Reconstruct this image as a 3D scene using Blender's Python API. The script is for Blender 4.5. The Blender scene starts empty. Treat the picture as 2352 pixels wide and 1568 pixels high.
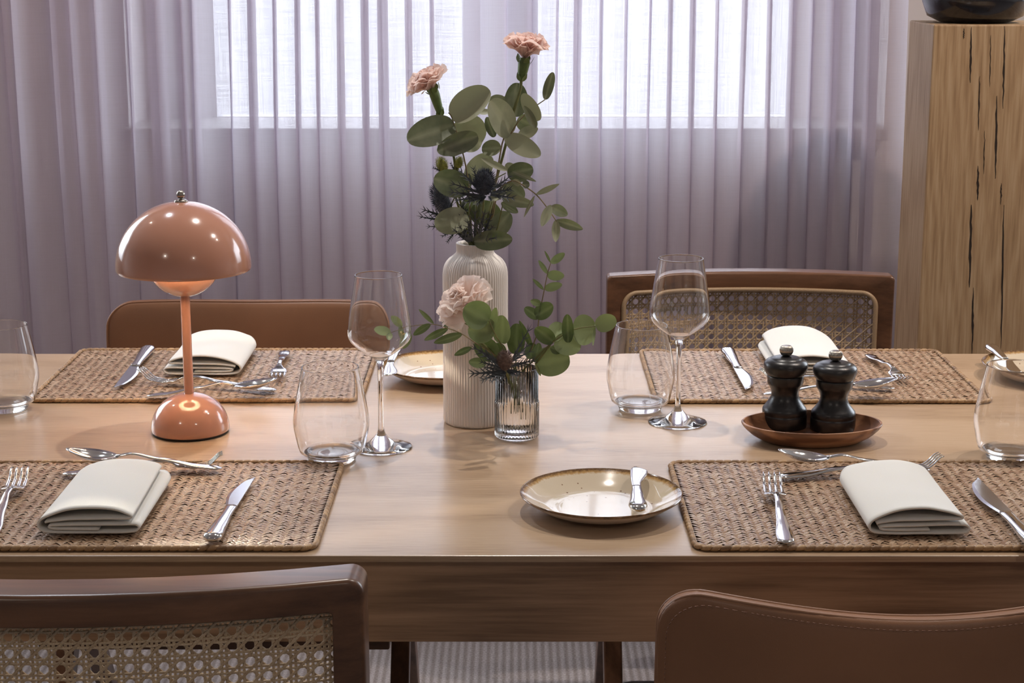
import bpy, bmesh, math, random
from mathutils import Vector, Matrix, noise
random.seed(7)
PI = math.pi
SC = bpy.context.scene
COL = SC.collection

# ------------------------------------------------------------------ camera
FPX = 4000.0
TH = math.radians(12.67)
HC = 1.365
ct, st = math.cos(TH), math.sin(TH)
cam_d = bpy.data.cameras.new('camera')
cam = bpy.data.objects.new('camera', cam_d); COL.objects.link(cam)
cam.location = (0, 0, HC)
cam.rotation_euler = (PI/2 - TH, 0, 0)
cam_d.sensor_width = 36.0
cam_d.lens = FPX/2352*36.0
cam_d.clip_start = 0.05
SC.camera = cam

# ------------------------------------------------------------------ world, exposure
SC.view_settings.view_transform = 'Standard'
SC.view_settings.look = 'None'
SC.view_settings.exposure = 0.0
SC.view_settings.gamma = 1.0
SC.view_settings.use_curve_mapping = False
w = bpy.data.worlds.new('overcast_sky'); SC.world = w
w.use_nodes = True
bg = w.node_tree.nodes['Background']
# overcast sky: bright above the horizon, dimmer street level below it
_wt = w.node_tree
_tc = _wt.nodes.new('ShaderNodeTexCoord'); _sx = _wt.nodes.new('ShaderNodeSeparateXYZ')
_mr = _wt.nodes.new('ShaderNodeMapRange'); _mr.interpolation_type = 'SMOOTHSTEP'
_wt.links.new(_tc.outputs['Generated'], _sx.inputs[0]); _wt.links.new(_sx.outputs[2], _mr.inputs['Value'])
_mr.inputs['From Min'].default_value = -.02; _mr.inputs['From Max'].default_value = .16
_mr.inputs['To Min'].default_value = 2.5; _mr.inputs['To Max'].default_value = 7.5
_wt.links.new(_mr.outputs[0], bg.inputs[1])
bg.inputs[0].default_value = (0.84, 0.91, 1.0, 1)
SC.cycles.max_bounces = 14
SC.cycles.transmission_bounces = 14
SC.cycles.transparent_max_bounces = 24
SC.cycles.diffuse_bounces = 4
SC.cycles.sample_clamp_indirect = 6.0
SC.cycles.blur_glossy = 0.4

# ------------------------------------------------------------------ lights
def portal(name, x0, x1, z0, z1, Y):
    d = bpy.data.lights.new(name, 'AREA'); d.shape = 'RECTANGLE'
    d.size = x1-x0; d.size_y = z1-z0
    d.cycles.is_portal = True
    o = bpy.data.objects.new(name, d); COL.objects.link(o)
    o.location = ((x0+x1)/2, Y, (z0+z1)/2); o.rotation_euler = (-PI/2, 0, 0)
    return o
def ceiling_spot_or_fill(name, loc, aim, power, color, radius=.035, angle=70, blend=.7):
    d = bpy.data.lights.new(name, 'SPOT'); d.energy = power; d.color = color
    d.shadow_soft_size = radius; d.spot_size = math.radians(angle); d.spot_blend = blend
    o = bpy.data.objects.new(name, d); COL.objects.link(o)
    o.location = loc
    o.rotation_euler = (Vector(aim)-Vector(loc)).to_track_quat('-Z', 'Y').to_euler()
    return o
portal('sky_portal', -.72, -.10, .98, 2.3, 4.17)
portal('sky_portal', .05, .67, .98, 2.3, 4.17)
portal('sky_portal', -4.1, -1.7, .98, 2.3, 4.17)
portal('sky_portal', 1.75, 4.1, .98, 2.3, 4.17)
ceiling_spot_or_fill('ceiling_spot_or_fill', (0.0, 2.55, 2.58), (0.05, 2.1, .75), 62, (1, .93, .85), .013)
ceiling_spot_or_fill('ceiling_spot_or_fill', (-.95, 2.9, 2.58), (-.2, 2.2, .75), 36, (.86, .91, 1), .013)
ceiling_spot_or_fill('ceiling_spot_or_fill', (1.1, 2.3, 2.58), (.5, 2.1, .75), 42, (1, .93, .86), .013)
ceiling_spot_or_fill('ceiling_spot_or_fill', (-1.6, -.6, 2.58), (-1.4, .4, 0), 24, (1, .86, .74), angle=120)  # unseen lamp behind the camera, added as ambient fill
ceiling_spot_or_fill('ceiling_spot_or_fill', (1.3, -.9, 2.58), (1.3, .2, 0), 24, (1, .86, .74), angle=120)  # second added fill lamp, bounces light off the rear room
ceiling_spot_or_fill('ceiling_spot_or_fill', (-1.7, 2.9, 2.58), (-1.3, 3.7, .9), 62, (1, .80, .68), angle=110)  # unseen warm wall-washer, added to brighten the curtain's left side
ceiling_spot_or_fill('ceiling_spot_or_fill', (1.5, 2.3, 2.58), (1.1, 3.5, .8), 75, (1, .82, .70), angle=110)  # matching unseen washer, added for the curtain's right end

# ------------------------------------------------------------------ pixel helpers (pixel of the photo -> point of the room)
ZT = .75            # table top
ZM = .7575          # top of a placemat
def elev(py): return TH - math.atan((784-py)/FPX)
def depth(Y, z): return Y*ct + (HC-z)*st
def T(px, py, z=ZT):
    Y = (HC-z)/math.tan(elev(py))
    return Vector(((px-1176)/FPX*depth(Y, z), Y, z))
def V(px, py, Y):
    z = HC - Y*math.tan(elev(py))
    return Vector(((px-1176)/FPX*depth(Y, z), Y, z))
def zat(py, Y): return HC - Y*math.tan(elev(py))

# ------------------------------------------------------------------ object helpers
def newmesh(name, verts, faces, mat=None, parent=None, smooth=True, loc=None, attr=None):
    me = bpy.data.meshes.new(name)
    me.from_pydata([tuple(v) for v in verts], [], faces)
    me.update()
    if smooth:
        me.polygons.foreach_set('use_smooth', [True]*len(me.polygons))
    if attr is not None:
        a = me.attributes.new('rnd', 'FLOAT', 'POINT')
        a.data.foreach_set('value', attr)
    o = bpy.data.objects.new(name, me); COL.objects.link(o)
    if mat is not None: me.materials.append(mat)
    if parent is not None: o.parent = parent
    if loc is not None: o.location = loc
    return o
def outward(o):
    # closed lathe shells: keep the winding, flip all of it when the signed volume is negative
    me = o.data; vol = 0.0
    for p in me.polygons:
        v = [me.vertices[i].co for i in p.vertices]
        for k in range(1, len(v)-1): vol += v[0].dot(v[k].cross(v[k+1]))
    if vol < 0: me.flip_normals()
    return o
def fixn(o):
    bm = bmesh.new(); bm.from_mesh(o.data)
    bmesh.ops.recalc_face_normals(bm, faces=bm.faces)
    bm.to_mesh(o.data); bm.free()
    return o
def empty(name, loc=(0, 0, 0), rz=0):
    o = bpy.data.objects.new(name, None); COL.objects.link(o)
    o.location = loc; o.rotation_euler = (0, 0, rz); o.empty_display_size = .05
    return o
def tag(o, label, cat, group=None):
    o['label'] = label; o['category'] = cat
    if group: o['group'] = group
    return o
def struct(o): o['kind'] = 'structure'; return o
def copy_tree(o, parent=None):
    c = o.copy(); COL.objects.link(c)
    if parent is not None: c.parent = parent
    for ch in list(o.children): copy_tree(ch, c)
    return c
def bevel(o, w=.003, seg=2):
    m = o.modifiers.new('bevel', 'BEVEL'); m.width = w; m.segments = seg; m.limit_method = 'ANGLE'
    m.angle_limit = math.radians(35)
    return o
def subsurf(o, n=1):
    m = o.modifiers.new('subsurf', 'SUBSURF'); m.levels = n; m.render_levels = n
    return o
class MB:
    def __init__(s): s.v = []; s.f = []; s.a = []
    def add(s, vs, fs, a=0.0):
        n = len(s.v); s.v += [Vector(v) for v in vs]; s.f += [tuple(i+n for i in f) for f in fs]
        s.a += [a]*len(vs)
    def box(s, c, d, M=None, a=0.0):
        x, y, z = [q/2 for q in d]
        vs = [Vector((i*x, j*y, k*z)) for i in (-1, 1) for j in (-1, 1) for k in (-1, 1)]
        if M: vs = [M @ v for v in vs]
        vs = [v+Vector(c) for v in vs]
        s.add(vs, [(0, 1, 3, 2), (4, 6, 7, 5), (0, 4, 5, 1), (2, 3, 7, 6), (0, 2, 6, 4), (1, 5, 7, 3)], a)
    def lathe(s, prof, n=64, rib=None, c=(0, 0, 0), sx=1, sy=1, a=0.0):
        vs = []; fs = []; rows = []
        for k, (r, z) in enumerate(prof):
            if r < 1e-6:
                rows.append([len(vs)]); vs.append(Vector((c[0], c[1], c[2]+z)))
            else:
                row = []
                for i in range(n):
                    t = 2*PI*i/n
                    rr = r + (rib(t, k, z) if rib else 0)
                    row.append(len(vs)); vs.append(Vector((c[0]+rr*math.cos(t)*sx, c[1]+rr*math.sin(t)*sy, c[2]+z)))
                rows.append(row)
        for A, B in zip(rows, rows[1:]):
            if len(A) == 1 and len(B) == 1: continue
            for i in range(n):
                j = (i+1) % n
                if len(A) == 1: fs.append((A[0], B[j], B[i]))
                elif len(B) == 1: fs.append((A[i], A[j], B[0]))
                else: fs.append((A[i], A[j], B[j], B[i]))
        s.add(vs, fs, a)
    def tube(s, pts, rad, n=8, a=0.0, cap=True, flat=1.0):
        pts = [Vector(p) for p in pts]
        if not isinstance(rad, (list, tuple)): rad = [rad]*len(pts)
        vs = []; up = None
        for i, p in enumerate(pts):
            d = (pts[min(i+1, len(pts)-1)]-pts[max(i-1, 0)]).normalized()
            if up is None:
                up = Vector((0, 0, 1)) if abs(d.z) < .9 else Vector((0, 1, 0))
            x = d.cross(up)
            if x.length < 1e-5: x = d.orthogonal()
            x.normalize(); up = x.cross(d).normalized()
            for k in range(n):
                t = 2*PI*k/n
                vs.append(p + x*math.cos(t)*rad[i] + up*math.sin(t)*rad[i]*flat)
        fs = []
        for i in range(len(pts)-1):
            for k in range(n):
                k2 = (k+1) % n
                fs.append((i*n+k, i*n+k2, (i+1)*n+k2, (i+1)*n+k))
        if cap:
            fs.append(tuple(range(n))[::-1]); fs.append(tuple((len(pts)-1)*n+k for k in range(n)))
        s.add(vs, fs, a)
    def grid(s, P, a=0.0, flip=False):
        nu, nv = len(P), len(P[0])
        vs = [p for row in P for p in row]
        fs = []
        for i in range(nu-1):
            for j in range(nv-1):
                q = (i*nv+j, i*nv+j+1, (i+1)*nv+j+1, (i+1)*nv+j)
                fs.append(q[::-1] if flip else q)
        s.add(vs, fs, a)
    def loft(s, rings, cap=True, a=0.0):
        n = len(rings[0]); vs = [p for r in rings for p in r]; fs = []
        for i in range(len(rings)-1):
            for k in range(n):
                k2 = (k+1) % n
                fs.append((i*n+k, i*n+k2, (i+1)*n+k2, (i+1)*n+k))
        if cap:
            fs.append(tuple(range(n))[::-1]); fs.append(tuple((len(rings)-1)*n+k for k in range(n)))
        s.add(vs, fs, a)
    def build(s, name, mat=None, parent=None, smooth=True, loc=None, attr=False, fix=True):
        o = newmesh(name, s.v, s.f, mat, parent, smooth, loc, s.a if attr else None)
        if fix == 'solid': outward(o)
        elif fix: fixn(o)
        return o
def smooth_path(pts, n=6, closed=False):
    pts = [Vector(p) for p in pts]; out = []
    m = len(pts)
    rng = m if closed else m-1
    for i in range(rng):
        p0 = pts[(i-1) % m] if (closed or i > 0) else pts[0]
        p1 = pts[i]; p2 = pts[(i+1) % m]
        p3 = pts[(i+2) % m] if (closed or i+2 < m) else pts[-1]
        for k in range(n):
            t = k/n
            out.append(.5*((2*p1)+(-p0+p2)*t+(2*p0-5*p1+4*p2-p3)*t*t+(-p0+3*p1-3*p2+p3)*t**3))
    if not closed: out.append(pts[-1])
    return out
def interp(tab, t):
    for (a, va), (b, vb) in zip(tab, tab[1:]):
        if t <= b:
            u = 0 if b == a else max(0, (t-a)/(b-a)); u = u*u*(3-2*u)
            return va+(vb-va)*u
    return tab[-1][1]

# ------------------------------------------------------------------ materials
def nmat(name):
    m = bpy.data.materials.new(name); m.use_nodes = True
    nt = m.node_tree; b = nt.nodes['Principled BSDF']
    return m, nt, b
def L(nt, a, b): nt.links.new(a, b)
def node(nt, t, **kw):
    n = nt.nodes.new(t)
    for k, v in kw.items():
        if k in n.inputs.keys(): n.inputs[k].default_value = v
        else: setattr(n, k, v)
    return n
def coords(nt, scale=(1, 1, 1), kind='Object', rot=(0, 0, 0)):
    tc = nt.nodes.new('ShaderNodeTexCoord'); mp = nt.nodes.new('ShaderNodeMapping')
    L(nt, tc.outputs[kind], mp.inputs['Vector']); mp.inputs['Scale'].default_value = scale
    mp.inputs['Rotation'].default_value = rot
    return mp.outputs['Vector']
def ramp(nt, fac, stops):
    r = nt.nodes.new('ShaderNodeValToRGB'); L(nt, fac, r.inputs[0])
    el = r.color_ramp.elements
    while len(el) < len(stops): el.new(.5)
    for e, (p, c) in zip(el, stops): e.position = p; e.color = (*c, 1)
    return r.outputs['Color']
def bump(nt, h, bsdf, strength=.3, dist=.001):
    b = nt.nodes.new('ShaderNodeBump'); b.inputs['Strength'].default_value = strength
    b.inputs['Distance'].default_value = dist
    L(nt, h, b.inputs['Height']); L(nt, b.outputs['Normal'], bsdf.inputs['Normal'])
def mixc(nt, fac, a, b, mode='MIX'):
    m = nt.nodes.new('ShaderNodeMix'); m.data_type = 'RGBA'; m.blend_type = mode
    for s, v in ((m.inputs[0], fac), (m.inputs[6], a), (m.inputs[7], b)):
        if hasattr(v, 'links'): L(nt, v, s)
        elif isinstance(v, (int, float)): s.default_value = v
        else: s.default_value = (*v, 1)
    return m.outputs[2]
def plain(name, c, rough=.5, metal=0, coat=0, spec=.5, var=.0, vs=40, bmp=0, bs=200, sheen=0, sss=0):
    m, nt, b = nmat(name)
    b.inputs['Base Color'].default_value = (*c, 1); b.inputs['Roughness'].default_value = rough
    b.inputs['Metallic'].default_value = metal; b.inputs['Coat Weight'].default_value = coat
    b.inputs['Coat Roughness'].default_value = .04
    b.inputs['Specular IOR Level'].default_value = spec
    b.inputs['Sheen Weight'].default_value = sheen
    v = coords(nt)
    if var:
        n = node(nt, 'ShaderNodeTexNoise', Scale=vs, Detail=4.0); L(nt, v, n.inputs['Vector'])
        L(nt, ramp(nt, n.outputs['Fac'], [(.3, [q*(1-var) for q in c]), (.7, [min(1, q*(1+var)) for q in c])]), b.inputs['Base Color'])
    if bmp:
        n = node(nt, 'ShaderNodeTexNoise', Scale=bs, Detail=3.0); L(nt, v, n.inputs['Vector'])
        bump(nt, n.outputs['Fac'], b, bmp, .001)
    return m
def wood(name, dark, mid, light, axis=0, freq=220, stretch=30, rough=.42, figure=2.2, spec=.5, figamt=.35, bmp=.12, coat=0):
    m, nt, b = nmat(name)
    sc = [1, 1, 1]; sc[axis] = 1/stretch
    v = coords(nt, tuple(sc))
    fine = node(nt, 'ShaderNodeTexNoise', Scale=freq, Detail=6.0, Roughness=.65); L(nt, v, fine.inputs['Vector'])
    sc2 = [1, 1, 1]; sc2[axis] = .12
    v2 = coords(nt, tuple(sc2))
    big = node(nt, 'ShaderNodeTexNoise', Scale=figure*3, Detail=2.0, Distortion=.4); L(nt, v2, big.inputs['Vector'])
    # cathedral figure: fold the low noise into bands
    mul = node(nt, 'ShaderNodeMath', operation='MULTIPLY'); mul.inputs[1].default_value = 22
    L(nt, big.outputs['Fac'], mul.inputs[0])
    sn = node(nt, 'ShaderNodeMath', operation='SINE'); L(nt, mul.outputs[0], sn.inputs[0])
    s2 = node(nt, 'ShaderNodeMath', operation='MULTIPLY_ADD'); L(nt, sn.outputs[0], s2.inputs[0])
    s2.inputs[1].default_value = .5*figamt; s2.inputs[2].default_value = .5
    ad = node(nt, 'ShaderNodeMath', operation='MULTIPLY_ADD'); L(nt, fine.outputs['Fac'], ad.inputs[0])
    ad.inputs[1].default_value = .75; L(nt, s2.outputs[0], ad.inputs[2])
    sb = node(nt, 'ShaderNodeMath', operation='SUBTRACT'); L(nt, ad.outputs[0], sb.inputs[0]); sb.inputs[1].default_value = .37
    c = ramp(nt, sb.outputs[0], [(.25, dark), (.5, mid), (.78, light)])
    L(nt, c, b.inputs['Base Color'])
    b.inputs['Roughness'].default_value = rough; b.inputs['Specular IOR Level'].default_value = spec
    b.inputs['Coat Weight'].default_value = coat; b.inputs['Coat Roughness'].default_value = .25
    bump(nt, fine.outputs['Fac'], b, bmp, .0006)
    return m
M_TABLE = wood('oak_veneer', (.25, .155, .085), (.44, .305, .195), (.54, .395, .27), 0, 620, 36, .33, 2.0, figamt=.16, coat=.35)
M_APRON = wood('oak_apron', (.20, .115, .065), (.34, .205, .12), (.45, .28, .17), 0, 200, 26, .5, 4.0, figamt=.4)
M_TEAK = wood('stained_teak', (.075, .032, .015), (.135, .060, .028), (.20, .092, .045), 0, 120, 14, .32, 3.0, figamt=.3, coat=.25)
M_TEAKV = wood('stained_teak_upright', (.075, .032, .015), (.135, .060, .028), (.20, .092, .045), 2, 120, 14, .34, 3.0, figamt=.3, coat=.25)
M_DISH = wood('acacia', (.15, .065, .033), (.29, .135, .068), (.40, .21, .115), 0, 160, 12, .36, 7.0, figamt=.7)
M_STEEL = plain('polished_steel', (.72, .71, .70), .09, 1)
M_BLADE = plain('brushed_blade_steel', (.66, .67, .70), .17, 1)
M_KNOB = plain('nickel_knob', (.42, .38, .33), .25, 1)
M_BLACK = plain('black_lacquered_wood', (.012, .011, .012), .33, 0, .15, .5, bmp=.05, bs=300)
M_LAMP = plain('terracotta_lacquer', (.50, .235, .155), .16, 0, .8, .5)
M_LAMPIN = plain('cream_enamel', (.88, .80, .70), .4)
M_FOOT = plain('dark_rubber', (.02, .015, .015), .6)
M_VASE = plain('matt_porcelain', (.80, .74, .70), .62, spec=.3)
M_PLUM = plain('wall_plaster', (.72, .69, .67), .85, var=.03, vs=6)
M_CEIL = plain('ceiling_paint', (.70, .67, .64), .9)
M_WHITE = plain('window_paint', (.72, .72, .74), .45)
M_CORE = plain('blackened_core', (.03, .02, .015), .8)
M_FABRIC = plain('grey_boucle_fabric', (.10, .115, .15), .95, var=.5, vs=500, bmp=.8, bs=600, sheen=.3)
M_FABRIC2 = plain('blue_grey_fabric', (.24, .27, .34), .95, var=.2, vs=400, bmp=.4, bs=500, sheen=.3)

def m_leather(name, c):
    m, nt, b = nmat(name)
    v = coords(nt)
    n = node(nt, 'ShaderNodeTexNoise', Scale=5.0, Detail=5.0); L(nt, v, n.inputs['Vector'])
    L(nt, ramp(nt, n.outputs['Fac'], [(.3, [q*.82 for q in c]), (.7, [q*1.15 for q in c])]), b.inputs['Base Color'])
    b.inputs['Roughness'].default_value = .43
    vo = node(nt, 'ShaderNodeTexVoronoi', Scale=900.0); L(nt, v, vo.inputs['Vector'])
    bump(nt, vo.outputs['Distance'], b, .12, .0005)
    return m
M_LEATHER = m_leather('tan_leather', (.26, .122, .060))
M_STITCH = plain('waxed_thread', (.20, .09, .05), .6)

def m_linen():
    m, nt, b = nmat('white_napkin_cloth')
    b.inputs['Base Color'].default_value = (.70, .69, .655, 1)
    b.inputs['Roughness'].default_value = .9; b.inputs['Sheen Weight'].default_value = .25
    v = coords(nt)
    n = node(nt, 'ShaderNodeTexNoise', Scale=1400.0, Detail=2.0); L(nt, v, n.inputs['Vector'])
    bump(nt, n.outputs['Fac'], b, .35, .0006)
    b.inputs['Subsurface Weight'].default_value = .15
    b.inputs['Subsurface Radius'].default_value = (.01, .008, .005)
    b.inputs['Subsurface Scale'].default_value = .3
    return m
M_LINEN = m_linen()

def m_curtain():
    m = bpy.data.materials.new('sheer_mauve_linen'); m.use_nodes = True
    nt = m.node_tree; nt.nodes.clear()
    out = nt.nodes.new('ShaderNodeOutputMaterial')
    vh = coords(nt, (16, 16, 640)); vv = coords(nt, (820, 40, 11)); vb = coords(nt, (3, 3, .6))
    nh = node(nt, 'ShaderNodeTexNoise', Scale=1.0, Detail=3.0); L(nt, vh, nh.inputs['Vector'])
    nv = node(nt, 'ShaderNodeTexNoise', Scale=1.0, Detail=3.0); L(nt, vv, nv.inputs['Vector'])
    nb = node(nt, 'ShaderNodeTexNoise', Scale=1.0, Detail=2.0); L(nt, vb, nb.inputs['Vector'])
    ad = node(nt, 'ShaderNodeMath', operation='ADD'); L(nt, nh.outputs['Fac'], ad.inputs[0]); L(nt, nv.outputs['Fac'], ad.inputs[1])
    op = node(nt, 'ShaderNodeMapRange'); L(nt, ad.outputs[0], op.inputs['Value'])
    op.inputs['From Min'].default_value = .78; op.inputs['From Max'].default_value = 1.22
    op.inputs['To Min'].default_value = .19; op.inputs['To Max'].default_value = .34
    col = ramp(nt, ad.outputs[0], [(.36, (.49, .45, .485)), (.64, (.67, .62, .66))])
    # two noise sums land around 1: halve them for the ramp
    hf = node(nt, 'ShaderNodeMath', operation='MULTIPLY'); L(nt, ad.outputs[0], hf.inputs[0]); hf.inputs[1].default_value = .5
    rr = [l for l in nt.links if l.to_node.type == 'VALTORGB'][0].to_node
    L(nt, hf.outputs[0], rr.inputs[0])
    col2 = mixc(nt, nb.outputs['Fac'], (.92, .88, 1.0), (1.05, .93, .90))
    colm = mixc(nt, 1.0, col, col2, 'MULTIPLY')
    dif = nt.nodes.new('ShaderNodeBsdfDiffuse'); L(nt, colm, dif.inputs['Color'])
    tl = nt.nodes.new('ShaderNodeBsdfTranslucent')
    tc = mixc(nt, .75, colm, (.90, .92, 1.0)); L(nt, tc, tl.inputs['Color'])
    bp = nt.nodes.new('ShaderNodeBump'); bp.inputs['Strength'].default_value = .3; bp.inputs['Distance'].default_value = .001
    L(nt, ad.outputs[0], bp.inputs['Height']); L(nt, bp.outputs[0], dif.inputs['Normal'])
    m1 = nt.nodes.new('ShaderNodeMixShader'); m1.inputs[0].default_value = .36
    L(nt, dif.outputs[0], m1.inputs[1]); L(nt, tl.outputs[0], m1.inputs[2])
    tr = nt.nodes.new('ShaderNodeBsdfTransparent'); tr.inputs[0].default_value = (.97, .97, 1, 1)
    m2 = nt.nodes.new('ShaderNodeMixShader'); L(nt, op.outputs[0], m2.inputs[0])
    L(nt, m1.outputs[0], m2.inputs[1]); L(nt, tr.outputs[0], m2.inputs[2])
    L(nt, m2.outputs[0], out.inputs[0])
    return m
M_CURTAIN = m_curtain()

def m_carpet():
    m, nt, b = nmat('ribbed_wool_carpet')
    v = coords(nt)
    w1 = node(nt, 'ShaderNodeTexWave', Scale=20.4, Distortion=.5, Detail=2.0); w1.bands_direction = 'X'
    w1.inputs['Detail Scale'].default_value = 6
    L(nt, v, w1.inputs['Vector'])
    n = node(nt, 'ShaderNodeTexNoise', Scale=260.0, Detail=3.0); L(nt, v, n.inputs['Vector'])
    c = ramp(nt, w1.outputs['Fac'], [(.1, (.27, .245, .24)), (.8, (.40, .38, .39))])
    c2 = ramp(nt, n.outputs['Fac'], [(.3, (.6, .58, .57)), (.7, (1.0, 1.0, 1.0))])
    L(nt, mixc(nt, 1.0, c, c2, 'MULTIPLY'), b.inputs['Base Color'])
    b.inputs['Roughness'].default_value = .95
    bump(nt, w1.outputs['Fac'], b, .6, .003)
    return m
M_CARPET = m_carpet()

def m_strand(name, a, b_, c, rough=.42):
    m, nt, b = nmat(name)
    at = nt.nodes.new('ShaderNodeAttribute'); at.attribute_name = 'rnd'
    v = coords(nt, (900, 220, 900))
    n = node(nt, 'ShaderNodeTexNoise', Scale=1.0, Detail=3.0); L(nt, v, n.inputs['Vector'])
    base = ramp(nt, at.outputs['Fac'], [(0.0, a), (.5, b_), (1.0, c)])
    sh = ramp(nt, n.outputs['Fac'], [(.3, (.72, .70, .68)), (.7, (1.08, 1.08, 1.08))])
    L(nt, mixc(nt, 1.0, base, sh, 'MULTIPLY'), b.inputs['Base Color'])
    b.inputs['Roughness'].default_value = rough
    bump(nt, n.outputs['Fac'], b, .3, .0005)
    return m
M_SEAGRASS = m_strand('woven_seagrass', (.23, .125, .07), (.37, .24, .15), (.50, .37, .26), .33)
M_SEAEDGE = m_strand('seagrass_binding', (.22, .125, .06), (.36, .22, .11), (.47, .30, .15), .45)
M_CANE = m_strand('natural_cane', (.42, .29, .17), (.56, .41, .26), (.66, .50, .33), .42)

def m_oakblock():
    m, nt, b = nmat('rough_oak_beam')
    v = coords(nt, (1, 1, .045))
    fine = node(nt, 'ShaderNodeTexNoise', Scale=170.0, Detail=5.0, Roughness=.6); L(nt, v, fine.inputs['Vector'])
    # cathedral grain: distance from a leaning axis folded into bands
    tc = nt.nodes.new('ShaderNodeTexCoord'); sp = nt.nodes.new('ShaderNodeSeparateXYZ'); L(nt, tc.outputs['Object'], sp.inputs[0])
    x0 = node(nt, 'ShaderNodeMath', operation='SUBTRACT'); L(nt, sp.outputs[0], x0.inputs[0]); x0.inputs[1].default_value = .135
    x2 = node(nt, 'ShaderNodeMath', operation='POWER'); ab = node(nt, 'ShaderNodeMath', operation='ABSOLUTE')
    L(nt, x0.outputs[0], ab.inputs[0]); L(nt, ab.outputs[0], x2.inputs[0]); x2.inputs[1].default_value = 1.5
    k = node(nt, 'ShaderNodeMath', operation='MULTIPLY'); L(nt, x2.outputs[0], k.inputs[0]); k.inputs[1].default_value = 11
    zz = node(nt, 'ShaderNodeMath', operation='MULTIPLY'); L(nt, sp.outputs[2], zz.inputs[0]); zz.inputs[1].default_value = -.42
    s = node(nt, 'ShaderNodeMath', operation='ADD'); L(nt, k.outputs[0], s.inputs[0]); L(nt, zz.outputs[0], s.inputs[1])
    nd = node(nt, 'ShaderNodeTexNoise', Scale=5.0, Detail=2.0); L(nt, coords(nt, (3, 3, .8)), nd.inputs['Vector'])
    s2 = node(nt, 'ShaderNodeMath', operation='MULTIPLY_ADD'); L(nt, nd.outputs['Fac'], s2.inputs[0]); s2.inputs[1].default_value = .16
    L(nt, s.outputs[0], s2.inputs[2])
    f = node(nt, 'ShaderNodeMath', operation='MULTIPLY'); L(nt, s2.outputs[0], f.inputs[0]); f.inputs[1].default_value = 70
    sn = node(nt, 'ShaderNodeMath', operation='SINE'); L(nt, f.outputs[0], sn.inputs[0])
    q = node(nt, 'ShaderNodeMath', operation='MULTIPLY_ADD'); L(nt, sn.outputs[0], q.inputs[0]); q.inputs[1].default_value = .07; L(nt, fine.outputs['Fac'], q.inputs[2])
    c = ramp(nt, q.outputs[0], [(.28, (.36, .23, .12)), (.5, (.50, .34, .19)), (.72, (.60, .44, .27))])
    L(nt, c, b.inputs['Base Color']); b.inputs['Roughness'].default_value = .6
    bump(nt, q.outputs[0], b, .3, .001)
    return m
M_OAK = m_oakblock()

def m_glass(name, tint=(1, 1, 1)):
    m = bpy.data.materials.new(name); m.use_nodes = True
    nt = m.node_tree; nt.nodes.clear()
    out = nt.nodes.new('ShaderNodeOutputMaterial')
    g = nt.nodes.new('ShaderNodeBsdfGlass'); g.inputs['IOR'].default_value = 1.5; g.inputs['Roughness'].default_value = 0
    g.inputs['Color'].default_value = (*tint, 1)
    L(nt, g.outputs[0], out.inputs[0])
    return m
M_GLASS = m_glass('clear_glass')
M_WATER = m_glass('water'); M_WATER.node_tree.nodes['Glass BSDF'].inputs['IOR'].default_value = 1.33
M_PANE = bpy.data.materials.new('window_glass'); M_PANE.use_nodes = True
_nt = M_PANE.node_tree; _nt.nodes.clear()
_o = _nt.nodes.new('ShaderNodeOutputMaterial'); _t = _nt.nodes.new('ShaderNodeBsdfTransparent'); _g = _nt.nodes.new('ShaderNodeBsdfGlossy')
_g.inputs['Roughness'].default_value = 0; _x = _nt.nodes.new('ShaderNodeMixShader'); _x.inputs[0].default_value = .05
L(_nt, _t.outputs[0], _x.inputs[1]); L(_nt, _g.outputs[0], _x.inputs[2]); L(_nt, _x.outputs[0], _o.inputs[0])

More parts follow.
